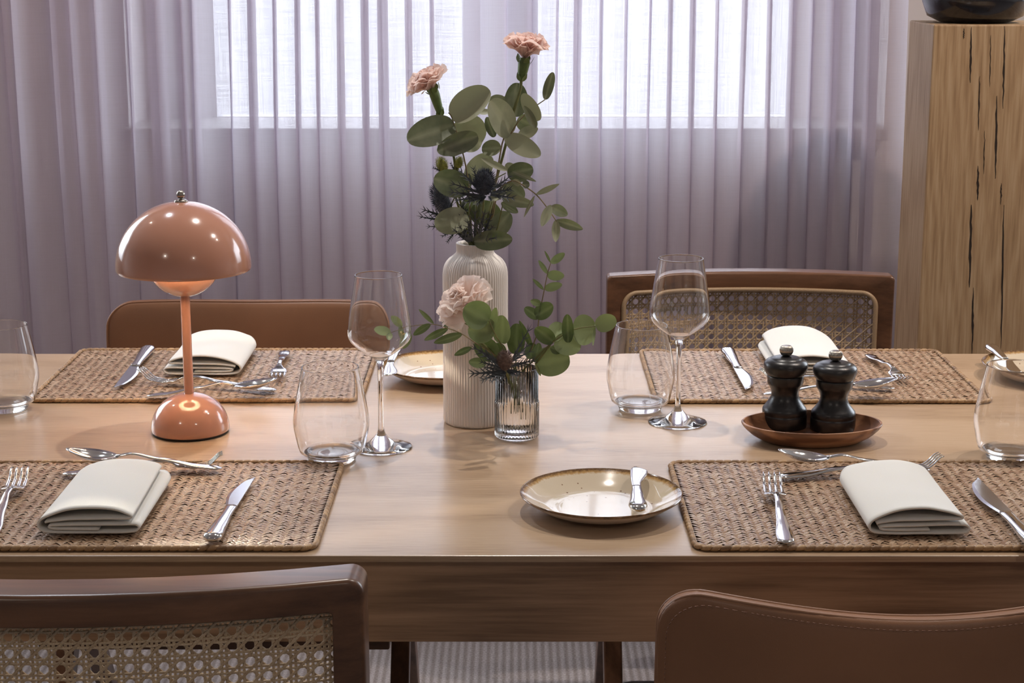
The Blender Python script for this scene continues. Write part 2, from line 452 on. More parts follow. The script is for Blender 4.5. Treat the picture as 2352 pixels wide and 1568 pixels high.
def m_glaze():
    m, nt, b = nmat('speckled_cream_glaze')
    tc = nt.nodes.new('ShaderNodeTexCoord'); sp = nt.nodes.new('ShaderNodeSeparateXYZ'); L(nt, tc.outputs['Object'], sp.inputs[0])
    cx = nt.nodes.new('ShaderNodeCombineXYZ'); L(nt, sp.outputs[0], cx.inputs[0]); L(nt, sp.outputs[1], cx.inputs[1])
    ln = node(nt, 'ShaderNodeVectorMath', operation='LENGTH'); L(nt, cx.outputs[0], ln.inputs[0])
    n = node(nt, 'ShaderNodeTexNoise', Scale=260.0, Detail=5.0); L(nt, tc.outputs['Object'], n.inputs['Vector'])
    n2 = node(nt, 'ShaderNodeTexNoise', Scale=18.0, Detail=2.0); L(nt, tc.outputs['Object'], n2.inputs['Vector'])
    a = node(nt, 'ShaderNodeMath', operation='MULTIPLY_ADD'); L(nt, n.outputs['Fac'], a.inputs[0]); a.inputs[1].default_value = .006; L(nt, ln.outputs['Value'], a.inputs[2])
    a2 = node(nt, 'ShaderNodeMath', operation='MULTIPLY_ADD'); L(nt, n2.outputs['Fac'], a2.inputs[0]); a2.inputs[1].default_value = .006; L(nt, a.outputs[0], a2.inputs[2])
    mr = node(nt, 'ShaderNodeMapRange'); L(nt, a2.outputs[0], mr.inputs['Value'])
    mr.inputs['From Min'].default_value = .0890; mr.inputs['From Max'].default_value = .0965
    body = (.60, .50, .37)
    c = ramp(nt, mr.outputs[0], [(0, body), (.35, (.42, .25, .09)), (.8, (.10, .045, .015)), (1, (.20, .12, .06))])
    vo = node(nt, 'ShaderNodeTexVoronoi', Scale=150.0, Randomness=1.0); L(nt, tc.outputs['Object'], vo.inputs['Vector'])
    spk = ramp(nt, vo.outputs['Distance'], [(.0, (.0, .0, .0)), (.13, (.0, .0, .0)), (.2, (1, 1, 1))])
    wn = ramp(nt, vo.outputs['Color'], [(.72, (1, 1, 1)), (.78, (0, 0, 0))])
    mx = mixc(nt, 1.0, spk, wn, 'LIGHTEN')
    L(nt, mixc(nt, mx, (.16, .07, .03), c), b.inputs['Base Color'])
    b.inputs['Roughness'].default_value = .10; b.inputs['Coat Weight'].default_value = .6; b.inputs['Coat Roughness'].default_value = .03
    return m
M_GLAZE = m_glaze()
M_RIM = plain('brown_rim_glaze', (.16, .08, .03), .15, 0, .5, var=.5, vs=160)
M_UNDER = plain('cream_underglaze', (.60, .50, .41), .3, 0, .3)

def m_leaf(name, c1, c2, back=(.40, .42, .26), tr=.25):
    m = bpy.data.materials.new(name); m.use_nodes = True
    nt = m.node_tree; b = nt.nodes['Principled BSDF']; out = nt.nodes['Material Output']
    at = nt.nodes.new('ShaderNodeAttribute'); at.attribute_name = 'rnd'
    v = coords(nt)
    n = node(nt, 'ShaderNodeTexNoise', Scale=55.0, Detail=4.0); L(nt, v, n.inputs['Vector'])
    ad = node(nt, 'ShaderNodeMath', operation='MULTIPLY_ADD'); L(nt, n.outputs['Fac'], ad.inputs[0]); ad.inputs[1].default_value = .5; L(nt, at.outputs['Fac'], ad.inputs[2])
    c = ramp(nt, ad.outputs[0], [(.2, c1), (1.1 if False else 1.0, c2)])
    L(nt, c, b.inputs['Base Color']); b.inputs['Roughness'].default_value = .5
    b.inputs['Specular IOR Level'].default_value = .4
    tl = nt.nodes.new('ShaderNodeBsdfTranslucent')
    tcol = mixc(nt, .5, c, (.30, .42, .06)); L(nt, tcol, tl.inputs[0])
    mx = nt.nodes.new('ShaderNodeMixShader'); mx.inputs[0].default_value = tr
    L(nt, b.outputs[0], mx.inputs[1]); L(nt, tl.outputs[0], mx.inputs[2]); L(nt, mx.outputs[0], out.inputs[0])
    bump(nt, n.outputs['Fac'], b, .15, .001)
    return m
M_LEAF = m_leaf('eucalyptus_leaf', (.035, .050, .038), (.42, .42, .30), tr=.15)
M_LEAFG = m_leaf('fresh_eucalyptus_leaf', (.04, .068, .034), (.27, .33, .17), tr=.22)
M_STEM = plain('green_stem', (.16, .17, .06), .55, var=.3, vs=60)
M_STEMB = plain('brown_stem', (.26, .20, .10), .6, var=.3, vs=60)
M_CALYX = plain('calyx_green', (.13, .19, .05), .5, var=.35, vs=60)
M_THISTLE = plain('thistle_spikes', (.065, .075, .10), .55, var=.5, vs=300)
M_THISTLEB = plain('thistle_bract', (.075, .085, .095), .5, var=.5, vs=120)
M_THISTLEC = plain('thistle_core_brown', (.17, .11, .09), .6, var=.5, vs=300)
M_THISTLEY = plain('thistle_yellow', (.26, .26, .05), .6, var=.4, vs=200)
def m_petal():
    m = bpy.data.materials.new('blush_petal'); m.use_nodes = True
    nt = m.node_tree; b = nt.nodes['Principled BSDF']; out = nt.nodes['Material Output']
    at = nt.nodes.new('ShaderNodeAttribute'); at.attribute_name = 'rnd'
    c = ramp(nt, at.outputs['Fac'], [(0, (.88, .66, .60)), (1, (.95, .85, .79))])
    L(nt, c, b.inputs['Base Color']); b.inputs['Roughness'].default_value = .6
    tl = nt.nodes.new('ShaderNodeBsdfTranslucent'); L(nt, c, tl.inputs[0])
    mx = nt.nodes.new('ShaderNodeMixShader'); mx.inputs[0].default_value = .5
    L(nt, b.outputs[0], mx.inputs[1]); L(nt, tl.outputs[0], mx.inputs[2]); L(nt, mx.outputs[0], out.inputs[0])
    return m
M_PETAL = m_petal()
M_GLOW = bpy.data.materials.new('lit_bulb'); M_GLOW.use_nodes = True
_b = M_GLOW.node_tree.nodes['Principled BSDF']
_b.inputs['Emission Color'].default_value = (1, .74, .42, 1); _b.inputs['Emission Strength'].default_value = 60

# ================================================================== ROOM
def boxobj(name, x0, x1, y0, y1, z0, z1, mat, parent=None, bev=0):
    mb = MB(); mb.box(((x0+x1)/2, (y0+y1)/2, (z0+z1)/2), (x1-x0, y1-y0, z1-z0))
    o = mb.build(name, mat, parent, smooth=False)
    if bev: bevel(o, bev)
    return o
XL, XR, YB, YF, ZC = -4.6, 4.6, -2.2, 3.92, 2.62
struct(boxobj('floor', XL-.15, XR+.15, YB-.15, YF+.4, -.08, 0, M_CARPET))
struct(boxobj('ceiling', XL-.15, XR+.15, YB-.15, YF+.4, ZC, ZC+.1, M_CEIL))
struct(boxobj('wall_left', XL-.12, XL, YB, YF+.3, 0, ZC, M_PLUM))
struct(boxobj('wall_right', XR, XR+.12, YB, YF+.3, 0, ZC, M_PLUM))
struct(boxobj('wall_rear', XL, XR, YB-.12, YB, 0, ZC, M_PLUM))
WX0, WX1, WZ0, WZ1 = -.86, .835, .951, 2.36
mb = MB()
for (x0, x1, z0, z1) in ((XL, -4.18, WZ0, WZ1), (-1.62, WX0, WZ0, WZ1), (WX1, 1.67, WZ0, WZ1), (4.18, XR, WZ0, WZ1), (XL, XR, 0, WZ0), (XL, XR, WZ1, ZC)):
    mb.box(((x0+x1)/2, YF+.15, (z0+z1)/2), (x1-x0, .3, z1-z0))
struct(mb.build('wall_back', M_PLUM, smooth=False))
struct(boxobj('trim_1', WX0-.01, WX1-.0, YF-.05, YF+.30, WZ0, WZ0+.028, plain('sill_stone', (.30, .29, .29), .5), bev=.004))
def window(name, x0, x1, gx0, gx1):
    z0, z1 = WZ0+.028, WZ1
    gz0, gz1 = WZ0+.029, 2.29
    mb = MB()
    for (a, b, c, d) in ((x0, gx0, z0, z1), (gx1, x1, z0, z1), (gx0, gx1, z0, gz0), (gx0, gx1, gz1, z1)):
        mb.box(((a+b)/2, 4.165, (c+d)/2), (b-a, .06, d-c))
    o = struct(bevel(mb.build(name, M_WHITE, smooth=False), .004))
    g = boxobj('pane', gx0-.005, gx1+.005, 4.16, 4.166, gz0-.005, gz1+.005, M_PANE, o)
    return o
def gx(px): return (px-1176)/FPX*depth(4.15, 1.15)
window('window_1', WX0, -.028, gx(495), gx(1065))
window('window_2', -.028, WX1, gx(1235), gx(1810))
window('window_3', -4.18, -1.62, -4.10, -1.70)  # unseen side windows, inferred from lamp highlights, left uncurtained to add daylight
window('window_4', 1.67, 4.18, 1.75, 4.10)

# curtain -------------------------------------------------------------
YC = 3.70
def build_curtain(name, px0, px1, folds, label, YC=3.70):
    def wx(px): return (px-1176)/FPX*depth(YC, 1.1)
    pts = []            # (x, y) path seen from above
    fs = sorted(folds)
    xs = [wx(px0)] + [wx(f[0]) for f in fs] + [wx(px1)]
    n = 9
    for i in range(len(xs)-1):
        a, b = xs[i], xs[i+1]
        wa = fs[i-1][1]/1075.0*.5 if i > 0 else 0
        wb = fs[i][1]/1075.0*.5 if i < len(fs) else 0
        dpt = min(.05, (b-a)*.38)
        sgn = 1
        a2, b2 = a-wa, b+wb
        for k in range(n+1):
            t = k/n
            pts.append((a2+(b2-a2)*(t+.0*math.sin(2*PI*t)), YC-.012-dpt*math.sin(PI*t)**.8*sgn, i))
        if i < len(fs):
            # turn back: a narrow Z fold behind
            d = .018+.0007*fs[i][1]
            for t in (.25, .5, .75):
                pts.append((b2-(2*wb)*t, YC-.012+d*math.sin(PI*t), i))
    zs = [2.58-2.56*k/46 for k in range(47)]
    P = []
    for z in zs:
        row = []
        dz = 2.58-z
        for (x, y, i) in pts:
            amp = .006+.012*min(1, dz/1.6)
            dx = (noise.noise(Vector((i*1.7, z*.9, 3.1)))*.5+noise.noise(Vector((x*2.2, z*.7, 9.1))))*amp
            dy = noise.noise(Vector((x*6, z*.8, 1.3)))*.012*min(1.3, .4+dz/1.5)
            row.append(Vector((x+dx, y+dy, z)))
        P.append(row)
    mb = MB(); mb.grid(P)
    o = mb.build(name, M_CURTAIN, fix=False)
    tag(o, label, 'curtain')
    return o
FL_ = [(-90, 26), (20, 10), (45, 20), (130, 14), (176, 22), (232, 30), (300, 9), (362, 44), (420, 12), (452, 20),
       (535, 7), (586, 22), (638, 9), (690, 13), (736, 6), (786, 22), (838, 16), (878, 26), (938, 10), (992, 14)]
FR_ = [(1165, 9), (1228, 20), (1290, 8), (1337, 15), (1394, 9), (1449, 8), (1499, 6), (1541, 12), (1590, 8), (1645, 8),
       (1702, 13), (1757, 12), (1806, 16), (1851, 10), (1900, 26), (1952, 12), (1990, 34)]
build_curtain('curtain', -260, 1102, FL_, 'left sheer mauve curtain panel hanging behind the terracotta lamp')
build_curtain('curtain', 1062, 2074, FR_, 'right sheer mauve curtain panel hanging beside the oak block', 3.765)

# oak block and pot ------------------------------------------------------
BY0, BY1, BZ = 3.25, 3.45, 1.231
bx0 = (2145-1176)/FPX*depth(BY0, BZ)
pl = empty('oak_pedestal', (bx0, BY0, 0))
mb = MB(); W_ = .34
mb.box((W_/2, .10, BZ/2), (W_, .20, BZ))
body = bevel(mb.build('beam', M_OAK, pl, smooth=False), .003)
# drying cracks: thin dark slivers let into the front face
def crack(px, y0, y1, wpx, seed):
    rnd = random.Random(seed); P = []; n = 14
    for k in range(n+1):
        t = k/n; py = y0+(y1-y0)*t
        p = V(px+(rnd.random()-.5)*1.6 - (py-y0)*.02, py, BY0-.0008)
        wd = 1.0*wpx/FPX*3.2*math.sin(PI*min(.98, max(.02, t)))**.6*(.6+.6*rnd.random())
        P.append([p+Vector((-wd/2, 0, 0)), p+Vector((0, .0002, 0)), p+Vector((wd/2, 0, 0))])
    return P
mb = MB()
for i, c in enumerate([(2231, 62, 190, 4), (2308, 60, 250, 4), (2250, 175, 300, 3), (2290, 220, 410, 5), (2247, 380, 460, 5), (2231, 470, 660, 6),
                       (2306, 470, 800, 4), (2236, 660, 812, 5), (2262, 300, 400, 2), (2276, 80, 200, 2), (2214, 64, 90, 3), (2300, 420, 470, 3)]):
    mb.grid(crack(*c, i), 0)
for v in mb.v: v -= Vector((bx0, BY0, 0))
mb.build('drying_cracks', M_CORE, pl, fix=False)
tag(pl, 'tall solid oak block pedestal with cracked grain at the right of the curtain', 'pedestal')
pc = V(2238, 22, 3.34); PY = 3.345
sc_ = depth(PY, BZ)/FPX
mb = MB()
mb.lathe([(0, 0), (72*sc_, 0), (86*sc_, .004), (108*sc_, .013), (120*sc_, .040), (121*sc_, .046), (116*sc_, .075), (98*sc_, .105), (70*sc_, .122),
          (66*sc_, .130), (62*sc_, .130), (64*sc_, .118), (90*sc_, .095), (104*sc_, .06), (70*sc_, .01), (0, .008)], 64)
o = mb.build('pot', plain('black_glazed_stoneware', (.014, .013, .016), .22, 0, .5, bmp=.5, bs=40), loc=((2238-1176)*sc_, PY, BZ))
tag(o, 'glossy black ceramic pot standing on top of the oak pedestal', 'pot')

# ================================================================== TABLE
tbl = empty('dining_table', (0, 0, 0))
TY0, TY1 = T(0, 1276).y, T(0, 812).y
TX = 1.32
o = boxobj('tabletop', -TX, TX, TY0, TY1, ZT-.0075, ZT, M_TABLE, tbl, bev=.0012)
ap0 = TY0+.012
zap = zat(1474, ap0)
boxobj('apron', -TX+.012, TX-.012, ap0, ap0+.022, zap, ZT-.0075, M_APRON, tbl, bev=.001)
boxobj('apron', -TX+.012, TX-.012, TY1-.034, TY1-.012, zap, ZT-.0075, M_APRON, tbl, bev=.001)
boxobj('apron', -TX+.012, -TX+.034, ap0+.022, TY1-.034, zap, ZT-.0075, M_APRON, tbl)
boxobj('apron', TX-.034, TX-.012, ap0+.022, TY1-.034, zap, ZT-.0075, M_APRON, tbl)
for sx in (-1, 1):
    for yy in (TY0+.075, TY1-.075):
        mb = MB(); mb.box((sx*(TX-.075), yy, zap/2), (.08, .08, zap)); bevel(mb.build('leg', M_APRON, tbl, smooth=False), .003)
tag(tbl, 'long pale oak dining table with a deep apron', 'table')

# ================================================================== LATHED THINGS
def prof_px(Y, tab):
    out = []
    for py, hw in tab:
        z = zat(py, Y); out.append((hw/FPX*depth(Y, z), z-ZT))
    return out
def base_at(px, pyfront, hwpx):
    p = T(px, pyfront); r = hwpx/FPX*depth(p.y, ZT)
    Yc = p.y + r
    return Vector(((px-1176)/FPX*depth(Yc, ZT), Yc, ZT+.0004)), r
def refine(prof, n=4):
    return [(max(0, p.x), p.y) for p in smooth_path([(r, z, 0) for r, z in prof], n)]

# lamp
LP, lr = base_at(438, 1016, 91)
LY = LP.y
lamp = empty('table_lamp', LP)
def hemi(r, z0, h, n=14, e=2.25, down=False, t0=0):
    out = []
    for k in range(n+1):
        t = t0+(PI/2-t0)*k/n
        out.append((r*math.cos(t)**(2/e) if k < n else 0, z0+(-1 if down else 1)*h*math.sin(t)**(2/e)))
    return out
zb_top = zat(903, LY)-ZT
mb = MB(); mb.lathe([(0, .0005), (lr*.965, .0005), (lr*.975, .003)], 72)
mb.build('foot_ring', M_FOOT, lamp)
mb = MB(); mb.lathe([(lr*.985, .003)]+hemi(lr, .004, zb_top-.004, 18, 2.1), 72)
mb.build('base', M_LAMP, lamp)
zbowl = zat(681, LY)-ZT
mb = MB(); mb.lathe([(.0062, zb_top-.003), (.0062, zbowl+.004)], 32)
mb.build('pole', M_LAMP, lamp)
ds = depth(LY, ZT+.28)/FPX
RD = 155*ds
zr = zat(620, LY)-ZT; zd = zat(463, LY)-ZT
mb = MB()
outer = [(RD*.985, zr), (RD, zr+.002)]+hemi(RD, zr+.004, zd-zr-.004, 22, 2.0)
inner = [(max(0, r-.0018), z-.0018 if z > zr+.003 else z) for r, z in outer]
mb.lathe(outer, 96); shade = mb.build('shade', M_LAMP, lamp)
mb = MB(); mb.lathe([(RD*.985, zr)]+[(r, z) for r, z in inner[1:]], 96)
mb.build('shade_lining', M_LAMPIN, shade)
rb = 88*ds; zbr = zbowl+.052
mb = MB(); mb.lathe([(rb-.0015, zbr), (rb, zbr)]+hemi(rb, zbr-.001, .051, 16, 2.0, True)[1:], 72)
mb.build('diffuser_bowl', M_LAMP, lamp)
mb = MB(); mb.lathe(hemi(rb-.0015, zbr-.001, .0495, 16, 2.0, True), 72)
bowlin = mb.build('bowl_lining', M_LAMPIN, lamp)
bpy.data.objects.remove(bowlin); 
mb = MB(); mb.lathe([(0, zbr-.035), (.010, zbr-.035), (.010, zbr-.028), (.014, zbr-.020), (.010, zbr-.008), (0, zbr-.004)], 24)
mb.build('bulb', M_GLOW, lamp)
zk = zat(443, LY)-ZT
mb = MB(); mb.lathe([(0, zd-.002), (.0085, zd-.001), (.0085, zd+.001), (.006, zd+.0025), (.002, zd+.003), (.002, zd+.004)], 32)
mb.build('cap', M_KNOB, lamp)
mb = MB(); kr = .0056; zk = zd+.003+2*kr
mb.lathe([(0, zd+.003)]+[(kr*math.sin(t*PI/10), zd+.003+kr-kr*math.cos(t*PI/10)) for t in range(1, 10)]+[(0, zk)], 40,
         rib=lambda t, k, z: -.0006*abs(math.sin(t*4)))
mb.build('finial', M_KNOB, lamp)
tag(lamp, 'lit terracotta mushroom table lamp with a glossy domed shade', 'lamp')
ld = bpy.data.lights.new('lamp_light', 'POINT'); ld.energy = 110.0; ld.color = (1, .88, .66); ld.shadow_soft_size = .014
lo = bpy.data.objects.new('lamp_light', ld); COL.objects.link(lo); lo.parent = lamp; lo.location = (0, 0, zbr+.013)

# tall ribbed vase
VP, vr = base_at(1093, 986, 73.5)
VY = VP.y
pv = prof_px(VY, [(968, 70), (964, 74), (900, 74), (800, 74), (700, 74), (650, 74.5), (625, 74), (608, 70), (596, 62), (588, 52), (582, 45), (577, 42.5), (568, 42.5), (560, 43.5), (558, 43)])
pv[0] = (pv[0][0], 0.0); pv[1] = (pv[1][0], .0035)
zt = pv[-1][1]
inn = [(pv[-1][0]-.003, zt), (pv[-3][0]-.003, pv[-3][1]), (pv[8][0]-.004, pv[8][1]-.004), (pv[3][0]-.004, pv[4][1]), (pv[3][0]-.004, .006), (0, .005)]
NV = 70
full = [(0, 0)]+[pv[0]]+refine(pv[1:], 3)+inn
nin = len(full)-len(inn)
mb = MB(); mb.lathe(full, NV*8, rib=lambda t, k, z: (.0009*(abs(math.cos(t*NV/2))-.6)) if 1 < k < nin else 0)
o = mb.build('ribbed_vase', M_VASE, loc=VP)
tag(o, 'tall white ribbed bottle-shaped porcelain vase holding the large bouquet', 'vase')

# small ribbed glass with water
GP, gr = base_at(1187, 1016, 51.5)
GY = GP.y
gs = depth(GY, ZT+.05)/FPX
zg_top = zat(844, GY)-ZT; zgs = zat(920, GY)-ZT
ro, ru = 51*gs, 49*gs
outp = [(0, 0), (ro*.93, 0), (ro, .003), (ro, zgs-.001), (ro*.985, zgs), (ru, zgs+.001), (ru, zg_top-.001), (ru-.0012, zg_top)]
inp = [(ru-.0024, zg_top-.001), (ru-.0026, zgs+.002), (ro-.0035, zgs-.002), (ro-.0035, .010), (ro-.008, .007), (0, .007)]
NG = 42
mb = MB(); mb.lathe(outp+inp, NG*8, rib=lambda t, k, z: (.00028*math.cos(t*NG)) if 2 <= k <= 6 else 0)
gv = mb.build('ribbed_glass_vase', M_GLASS, loc=GP, fix='solid')
tag(gv, 'small clear ribbed glass vase with a short posy in front of the white vase', 'vase')
mb = MB(); zw = zgs-.004
mb.lathe([(0, .0072), (ro-.0082, .0072), (ro-.0037, .0105), (ro-.0037, zw), (0, zw)], 64)
mb.build('water', M_WATER, gv, fix='solid')

# tumblers and wine glasses
def tumbler_mesh(s):
    o_ = [(0, 0), (.0265, 0), (.029, .0015), (.0325, .010), (.0395, .013), (.0445, .034), (.0465, .046), (.0458, .060), (.0425, .080), (.0385, .100), (.0352, .1165), (.0348, .1185)]
    i_ = [(.0338, .1185), (.0341, .1165), (.0374, .100), (.0414, .080), (.0446, .060), (.0452, .046), (.0430, .034), (.0375, .013), (.030, .0135), (.020, .0105), (0, .010)]
    return [(r*s, z*s) for r, z in [o_[0], o_[1]]+refine(o_[2:], 3)+refine(i_, 3)]
mb = MB(); mb.lathe(tumbler_mesh(1.0), 96)
tum0 = mb.build('tumbler', M_GLASS, fix='solid')
TUMB = [(763, 1071, 'empty stemless glass tumbler between the lamp and the left wine glass'),
        (1470, 953, 'empty stemless glass tumbler behind the right wine glass'),
        (14, 953, 'empty stemless glass tumbler cut off by the left edge of the photo'),
        (2320, 1067, 'empty stemless glass tumbler cut off by the right edge of the photo')]
for i, (px, py, lab) in enumerate(TUMB):
    o = tum0 if i == 0 else tum0.copy()
    if i: COL.objects.link(o)
    p, r = base_at(px, py, 48); o.location = p
    tag(o, lab, 'glass', 'stemless tumblers on the table')
# wine glass profile taken from the right one
WP, wr = base_at(1556, 988, 68.5)
wp = prof_px(WP.y, [(958, 52), (952, 30), (946, 15), (938, 9), (925, 6.2), (880, 5.6), (830, 5.8), (800, 6.6), (788, 8), (781, 10.5), (775, 15), (769, 25), (760, 38), (751, 50), (739, 62.5), (728, 68.5), (718, 69.6), (702, 68.8), (680, 65.5), (650, 61), (620, 56), (596, 52.2), (593, 51.8)])
dz_ = wp[0][1]-.0035
foot = [(0, 0), (wr-.0015, 0), (wr, .0009), (wr-.0012, .0019)]
bowl_in = [(r-.0011, z) for r, z in wp[::-1] if z > wp[10][1]+1e-6]
bowl_in = [(wp[-1][0]-.0009, wp[-1][1])]+bowl_in[1:]+[(.006, wp[10][1]+.0014), (0, wp[10][1]+.0006)]
wg = foot+[(wp[0][0], .0032), (wp[1][0], .0055)]+refine(wp[2:], 3)+refine(bowl_in, 3)
mb = MB(); mb.lathe(wg, 96)
wg0 = mb.build('wine_glass', M_GLASS, loc=WP, fix='solid')
tag(wg0, 'empty stemmed wine glass in front of the cane chair', 'glass', 'wine glasses')
wg1 = wg0.copy(); COL.objects.link(wg1)
wg1.location = base_at(876, 1047, 71)[0]
tag(wg1, 'empty stemmed wine glass left of the tall white vase', 'glass', 'wine glasses')

# plates with butter knives
def plate_parts(o_):
    R = .091
    top = [(0, .0042), (.045, .0042), (.058, .0055), (.068, .0095), (.079, .0155), (R-.002, .0212), (R-.0008, .0222)]
    rim = [(R-.0008, .0222), (R+.0004, .0216), (R, .0200), (R-.0015, .0190)]
    und = [(R-.0015, .0190), (.078, .0115), (.066, .0055), (.052, .0018), (.048, 0), (.040, 0), (.038, .0015), (0, .0015)]
    mb = MB(); mb.lathe([top[0]]+refine(top[1:], 4), 128); mb.build('well', M_GLAZE, o_)
    mb = MB(); mb.lathe(rim, 128); mb.build('rim', M_RIM, o_)
    mb = MB(); mb.lathe(refine(und[:-1], 3)+[und[-1]], 128); mb.build('underside', M_UNDER, o_)
pl0 = empty('side_plate', (0, 0, 0)); plate_parts(pl0)
def plate_loc(pxc, py_front):
    p = T(pxc, py_front, ZT+.0222); Yc = p.y+.091
    return Vector(((pxc-1176)/FPX*depth(Yc, ZT+.02), Yc, ZT+.0004))
PLATES = [((1381, 1188), 'cream speckled side plate with brown rim at the front table edge'),
          ((1020, 869), 'cream speckled side plate half hidden behind the white vase'),
          ((2402, 869), 'cream speckled side plate cut off at the right edge of the photo')]
plates = []
for i, ((px, py), lab) in enumerate(PLATES):
    o = pl0 if i == 0 else copy_tree(pl0)
    o.location = plate_loc(px, py); tag(o, lab, 'plate', 'speckled side plates'); plates.append(o)

# oval wooden dish
dc = T(1859, 1027)
DW = 160/FPX*depth(dc.y+.05, ZT+.02); DD = DW*.66
dish_p = Vector(((1859-1176)/FPX*depth(dc.y+.05, ZT+.02), dc.y+DD-.027, ZT+.0004))
mb = MB()
pr = [(0, 0), (.62, 0), (.70, .0012), (.84, .008), (.95, .0165), (.992, .0215), (1.0, .0232), (.992, .0245), (.965, .0245), (.955, .023), (.90, .015), (.78, .0065), (.66, .0042), (0, .0040)]
mb.lathe([pr[0], pr[1]]+refine(pr[2:-1], 3)+[pr[-1]], 128, sx=DW, sy=DD)
for v in mb.v: pass
dish = mb.build('oval_dish', M_DISH, loc=dish_p)
tag(dish, 'oval reddish acacia wood dish carrying the two black mills', 'dish')

# mills
def mill(name, pxc, Yc, shift, label, tall):
    hw = lambda v: v/4.523
    zf = ZT+.0042
    tab = [(1078, 228), (1074, 232), (960, 232), (950, 230), (943, 224), (936, 226), (926, 229), (900, 229), (880, 222), (862, 205), (840, 189),
           (800, 160), (760, 143), (725, 141), (690, 150), (660, 166), (640, 178), (634, 182), (628, 183), (618, 188), (560, 190), (548, 190), (542, 183)]
    head = [(540, 150), (538, 196), (528, 205), (500, 216), (470, 227), (440, 230), (415, 222), (392, 200), (378, 172), (376, 160), (372, 158), (360, 120), (350, 60)]
    knob = [(350, 30), (344, 45), (330, 58), (310, 69), (288, 72), (262, 66), (248, 52), (243, 44), (241, 20)]
    def cv(tb):
        out = []
        for zy, h in tb:
            py = 740+(zy+0)/4.523
            z = zat(py, Yc); out.append((hw(h)/FPX*depth(Yc, z), z))
        return out
    e = empty(name, ((pxc-1176)/FPX*depth(Yc, ZT), Yc, zf))
    b_ = cv(tab); z0 = b_[0][1]
    k_ = 1.0 if tall else .975
    f = lambda L_: [(r, (z-z0)*k_) for r, z in L_]
    mb = MB(); mb.lathe([(0, 0)]+f(b_)+[(0, f(b_)[-1][1])], 72); bdy = mb.build('body', M_BLACK, e)
    h_ = f(cv(head)); mb = MB(); mb.lathe([(0, h_[0][1])]+h_+[(0, h_[-1][1])], 72); mb.build('head', M_BLACK, e)
    k2 = f(cv(knob)); mb = MB(); mb.lathe([(0, k2[0][1])]+refine(k2, 2)+[(0, k2[-1][1])], 160, rib=lambda t, k, z: -.0005*abs(math.sin(t*16)) if k > 3 else 0)
    mb.build('knob', M_KNOB, e)
    tag(e, label, 'mill')
    return e
Y1 = T(0, 978, ZT+.0042).y
mill('pepper_mill', 1800, Y1, 0, 'taller black turned-wood mill on the left of the oval dish', True)
mill('salt_mill', 1912, T(0, 985, ZT+.0042).y, 0, 'slightly shorter black turned-wood mill on the right of the oval dish', False)

# ================================================================== CUTLERY
def ell(c, a, b, n=10, e=2.4):
    out = []
    for k in range(n):
        t = 2*PI*k/n; x = math.copysign(abs(math.cos(t))**(2/e), math.cos(t)); z = math.copysign(abs(math.sin(t))**(2/e), math.sin(t))
        out.append(Vector((c[0]+a*x, c[1], c[2]+b*z)))
    return out
def handle_rings(L0, L1, wt, zt_, tt, n=22):
    R = []
    for k in range(n+1):
        t = k/n; s = t**1.0
        y = L0+(L1-L0)*s
        R.append(ell((0, y, interp(zt_, s)), interp(wt, s), interp(tt, s)))
    return R
def fork_mesh(LEN=.19, wmax=.0118, nt=4, lift=.013):
    mb = MB(); Lh = LEN*.66
    wt = [(0, .002), (.015, .0062), (.05, .0082), (.16, .0088), (.5, .0055), (.85, .0032), (1, .0036)]
    zt_ = [(0, .0022), (.2, .003), (.6, .0075), (.85, .0115), (1, .0105)]
    tt = [(0, .0009), (.05, .0014), (.8, .0014), (1, .0016)]
    mb.loft(handle_rings(0, Lh, wt, zt_, tt))
    def hz(t): return interp([(0, .0105), (.22, .0055), (.45, .0028), (.7, .0045), (1, lift)], t)
    R = []; Lr = LEN*.775
    for k in range(11):
        t = k/10; y = Lh-.002+(Lr-Lh+.002)*t
        w_ = interp([(0, .0034), (.25, .0055), (.55, wmax), (1, wmax)], t)
        R.append(ell((0, y, hz(t*(Lr-Lh)/(LEN-Lh))), w_, .0013, 12, 3.2))
    mb.loft(R)
    pitch = 2*wmax/nt
    for i in range(nt):
        x = -wmax+pitch*(i+.5); R = []
        for k in range(11):
            t = k/10; y = Lr-.003+(LEN-Lr+.003)*t
            g = (y-Lh)/(LEN-Lh)
            ww = (pitch*.36)*(1-.45*t) if k < 10 else pitch*.08
            R.append(ell((x*(1-.03*t), y, hz(g)), ww, .0011*(1-.35*t), 8, 3))
        mb.loft(R)
    return mb
def spoon_mesh(LEN=.185, wb=.0200):
    mb = MB(); Lh = LEN*.68
    wt = [(0, .002), (.015, .0062), (.05, .0078), (.16, .0082), (.5, .0050), (.85, .0030), (1, .0034)]
    zt_ = [(0, .0022), (.2, .003), (.6, .0085), (.85, .0125), (1, .0085)]
    tt = [(0, .0009), (.05, .0014), (.8, .0014), (1, .0018)]
    mb.loft(handle_rings(0, Lh, wt, zt_, tt))
    n = 16; m = 10; up = []; dn = []
    for i in range(n+1):
        t = i/n; y = Lh-.003+(LEN-Lh+.003)*t
        ww = wb*max(.02, (math.sin(PI*(t**.85)))**.62)*(.9+.0*t) if 0 < t < 1 else .0015
        ww = max(ww, .0030 if t < .1 else .0008)
        rz = .0075+.0035*t*t+.002*t
        dd = .0078*(math.sin(PI*min(1, max(0, t)))**.8)
        ru, rd = [], []
        for j in range(m+1):
            v = -1+2*j/m
            z = rz-dd*(1-v*v)**.9
            ru.append(Vector((ww*v, y, z+.0005))); rd.append(Vector((ww*v*1.02, y, z-.0008)))
        up.append(ru); dn.append(rd)
    rings = [u+d[::-1] for u, d in zip(up, dn)]
    mb.loft(rings)
    return mb
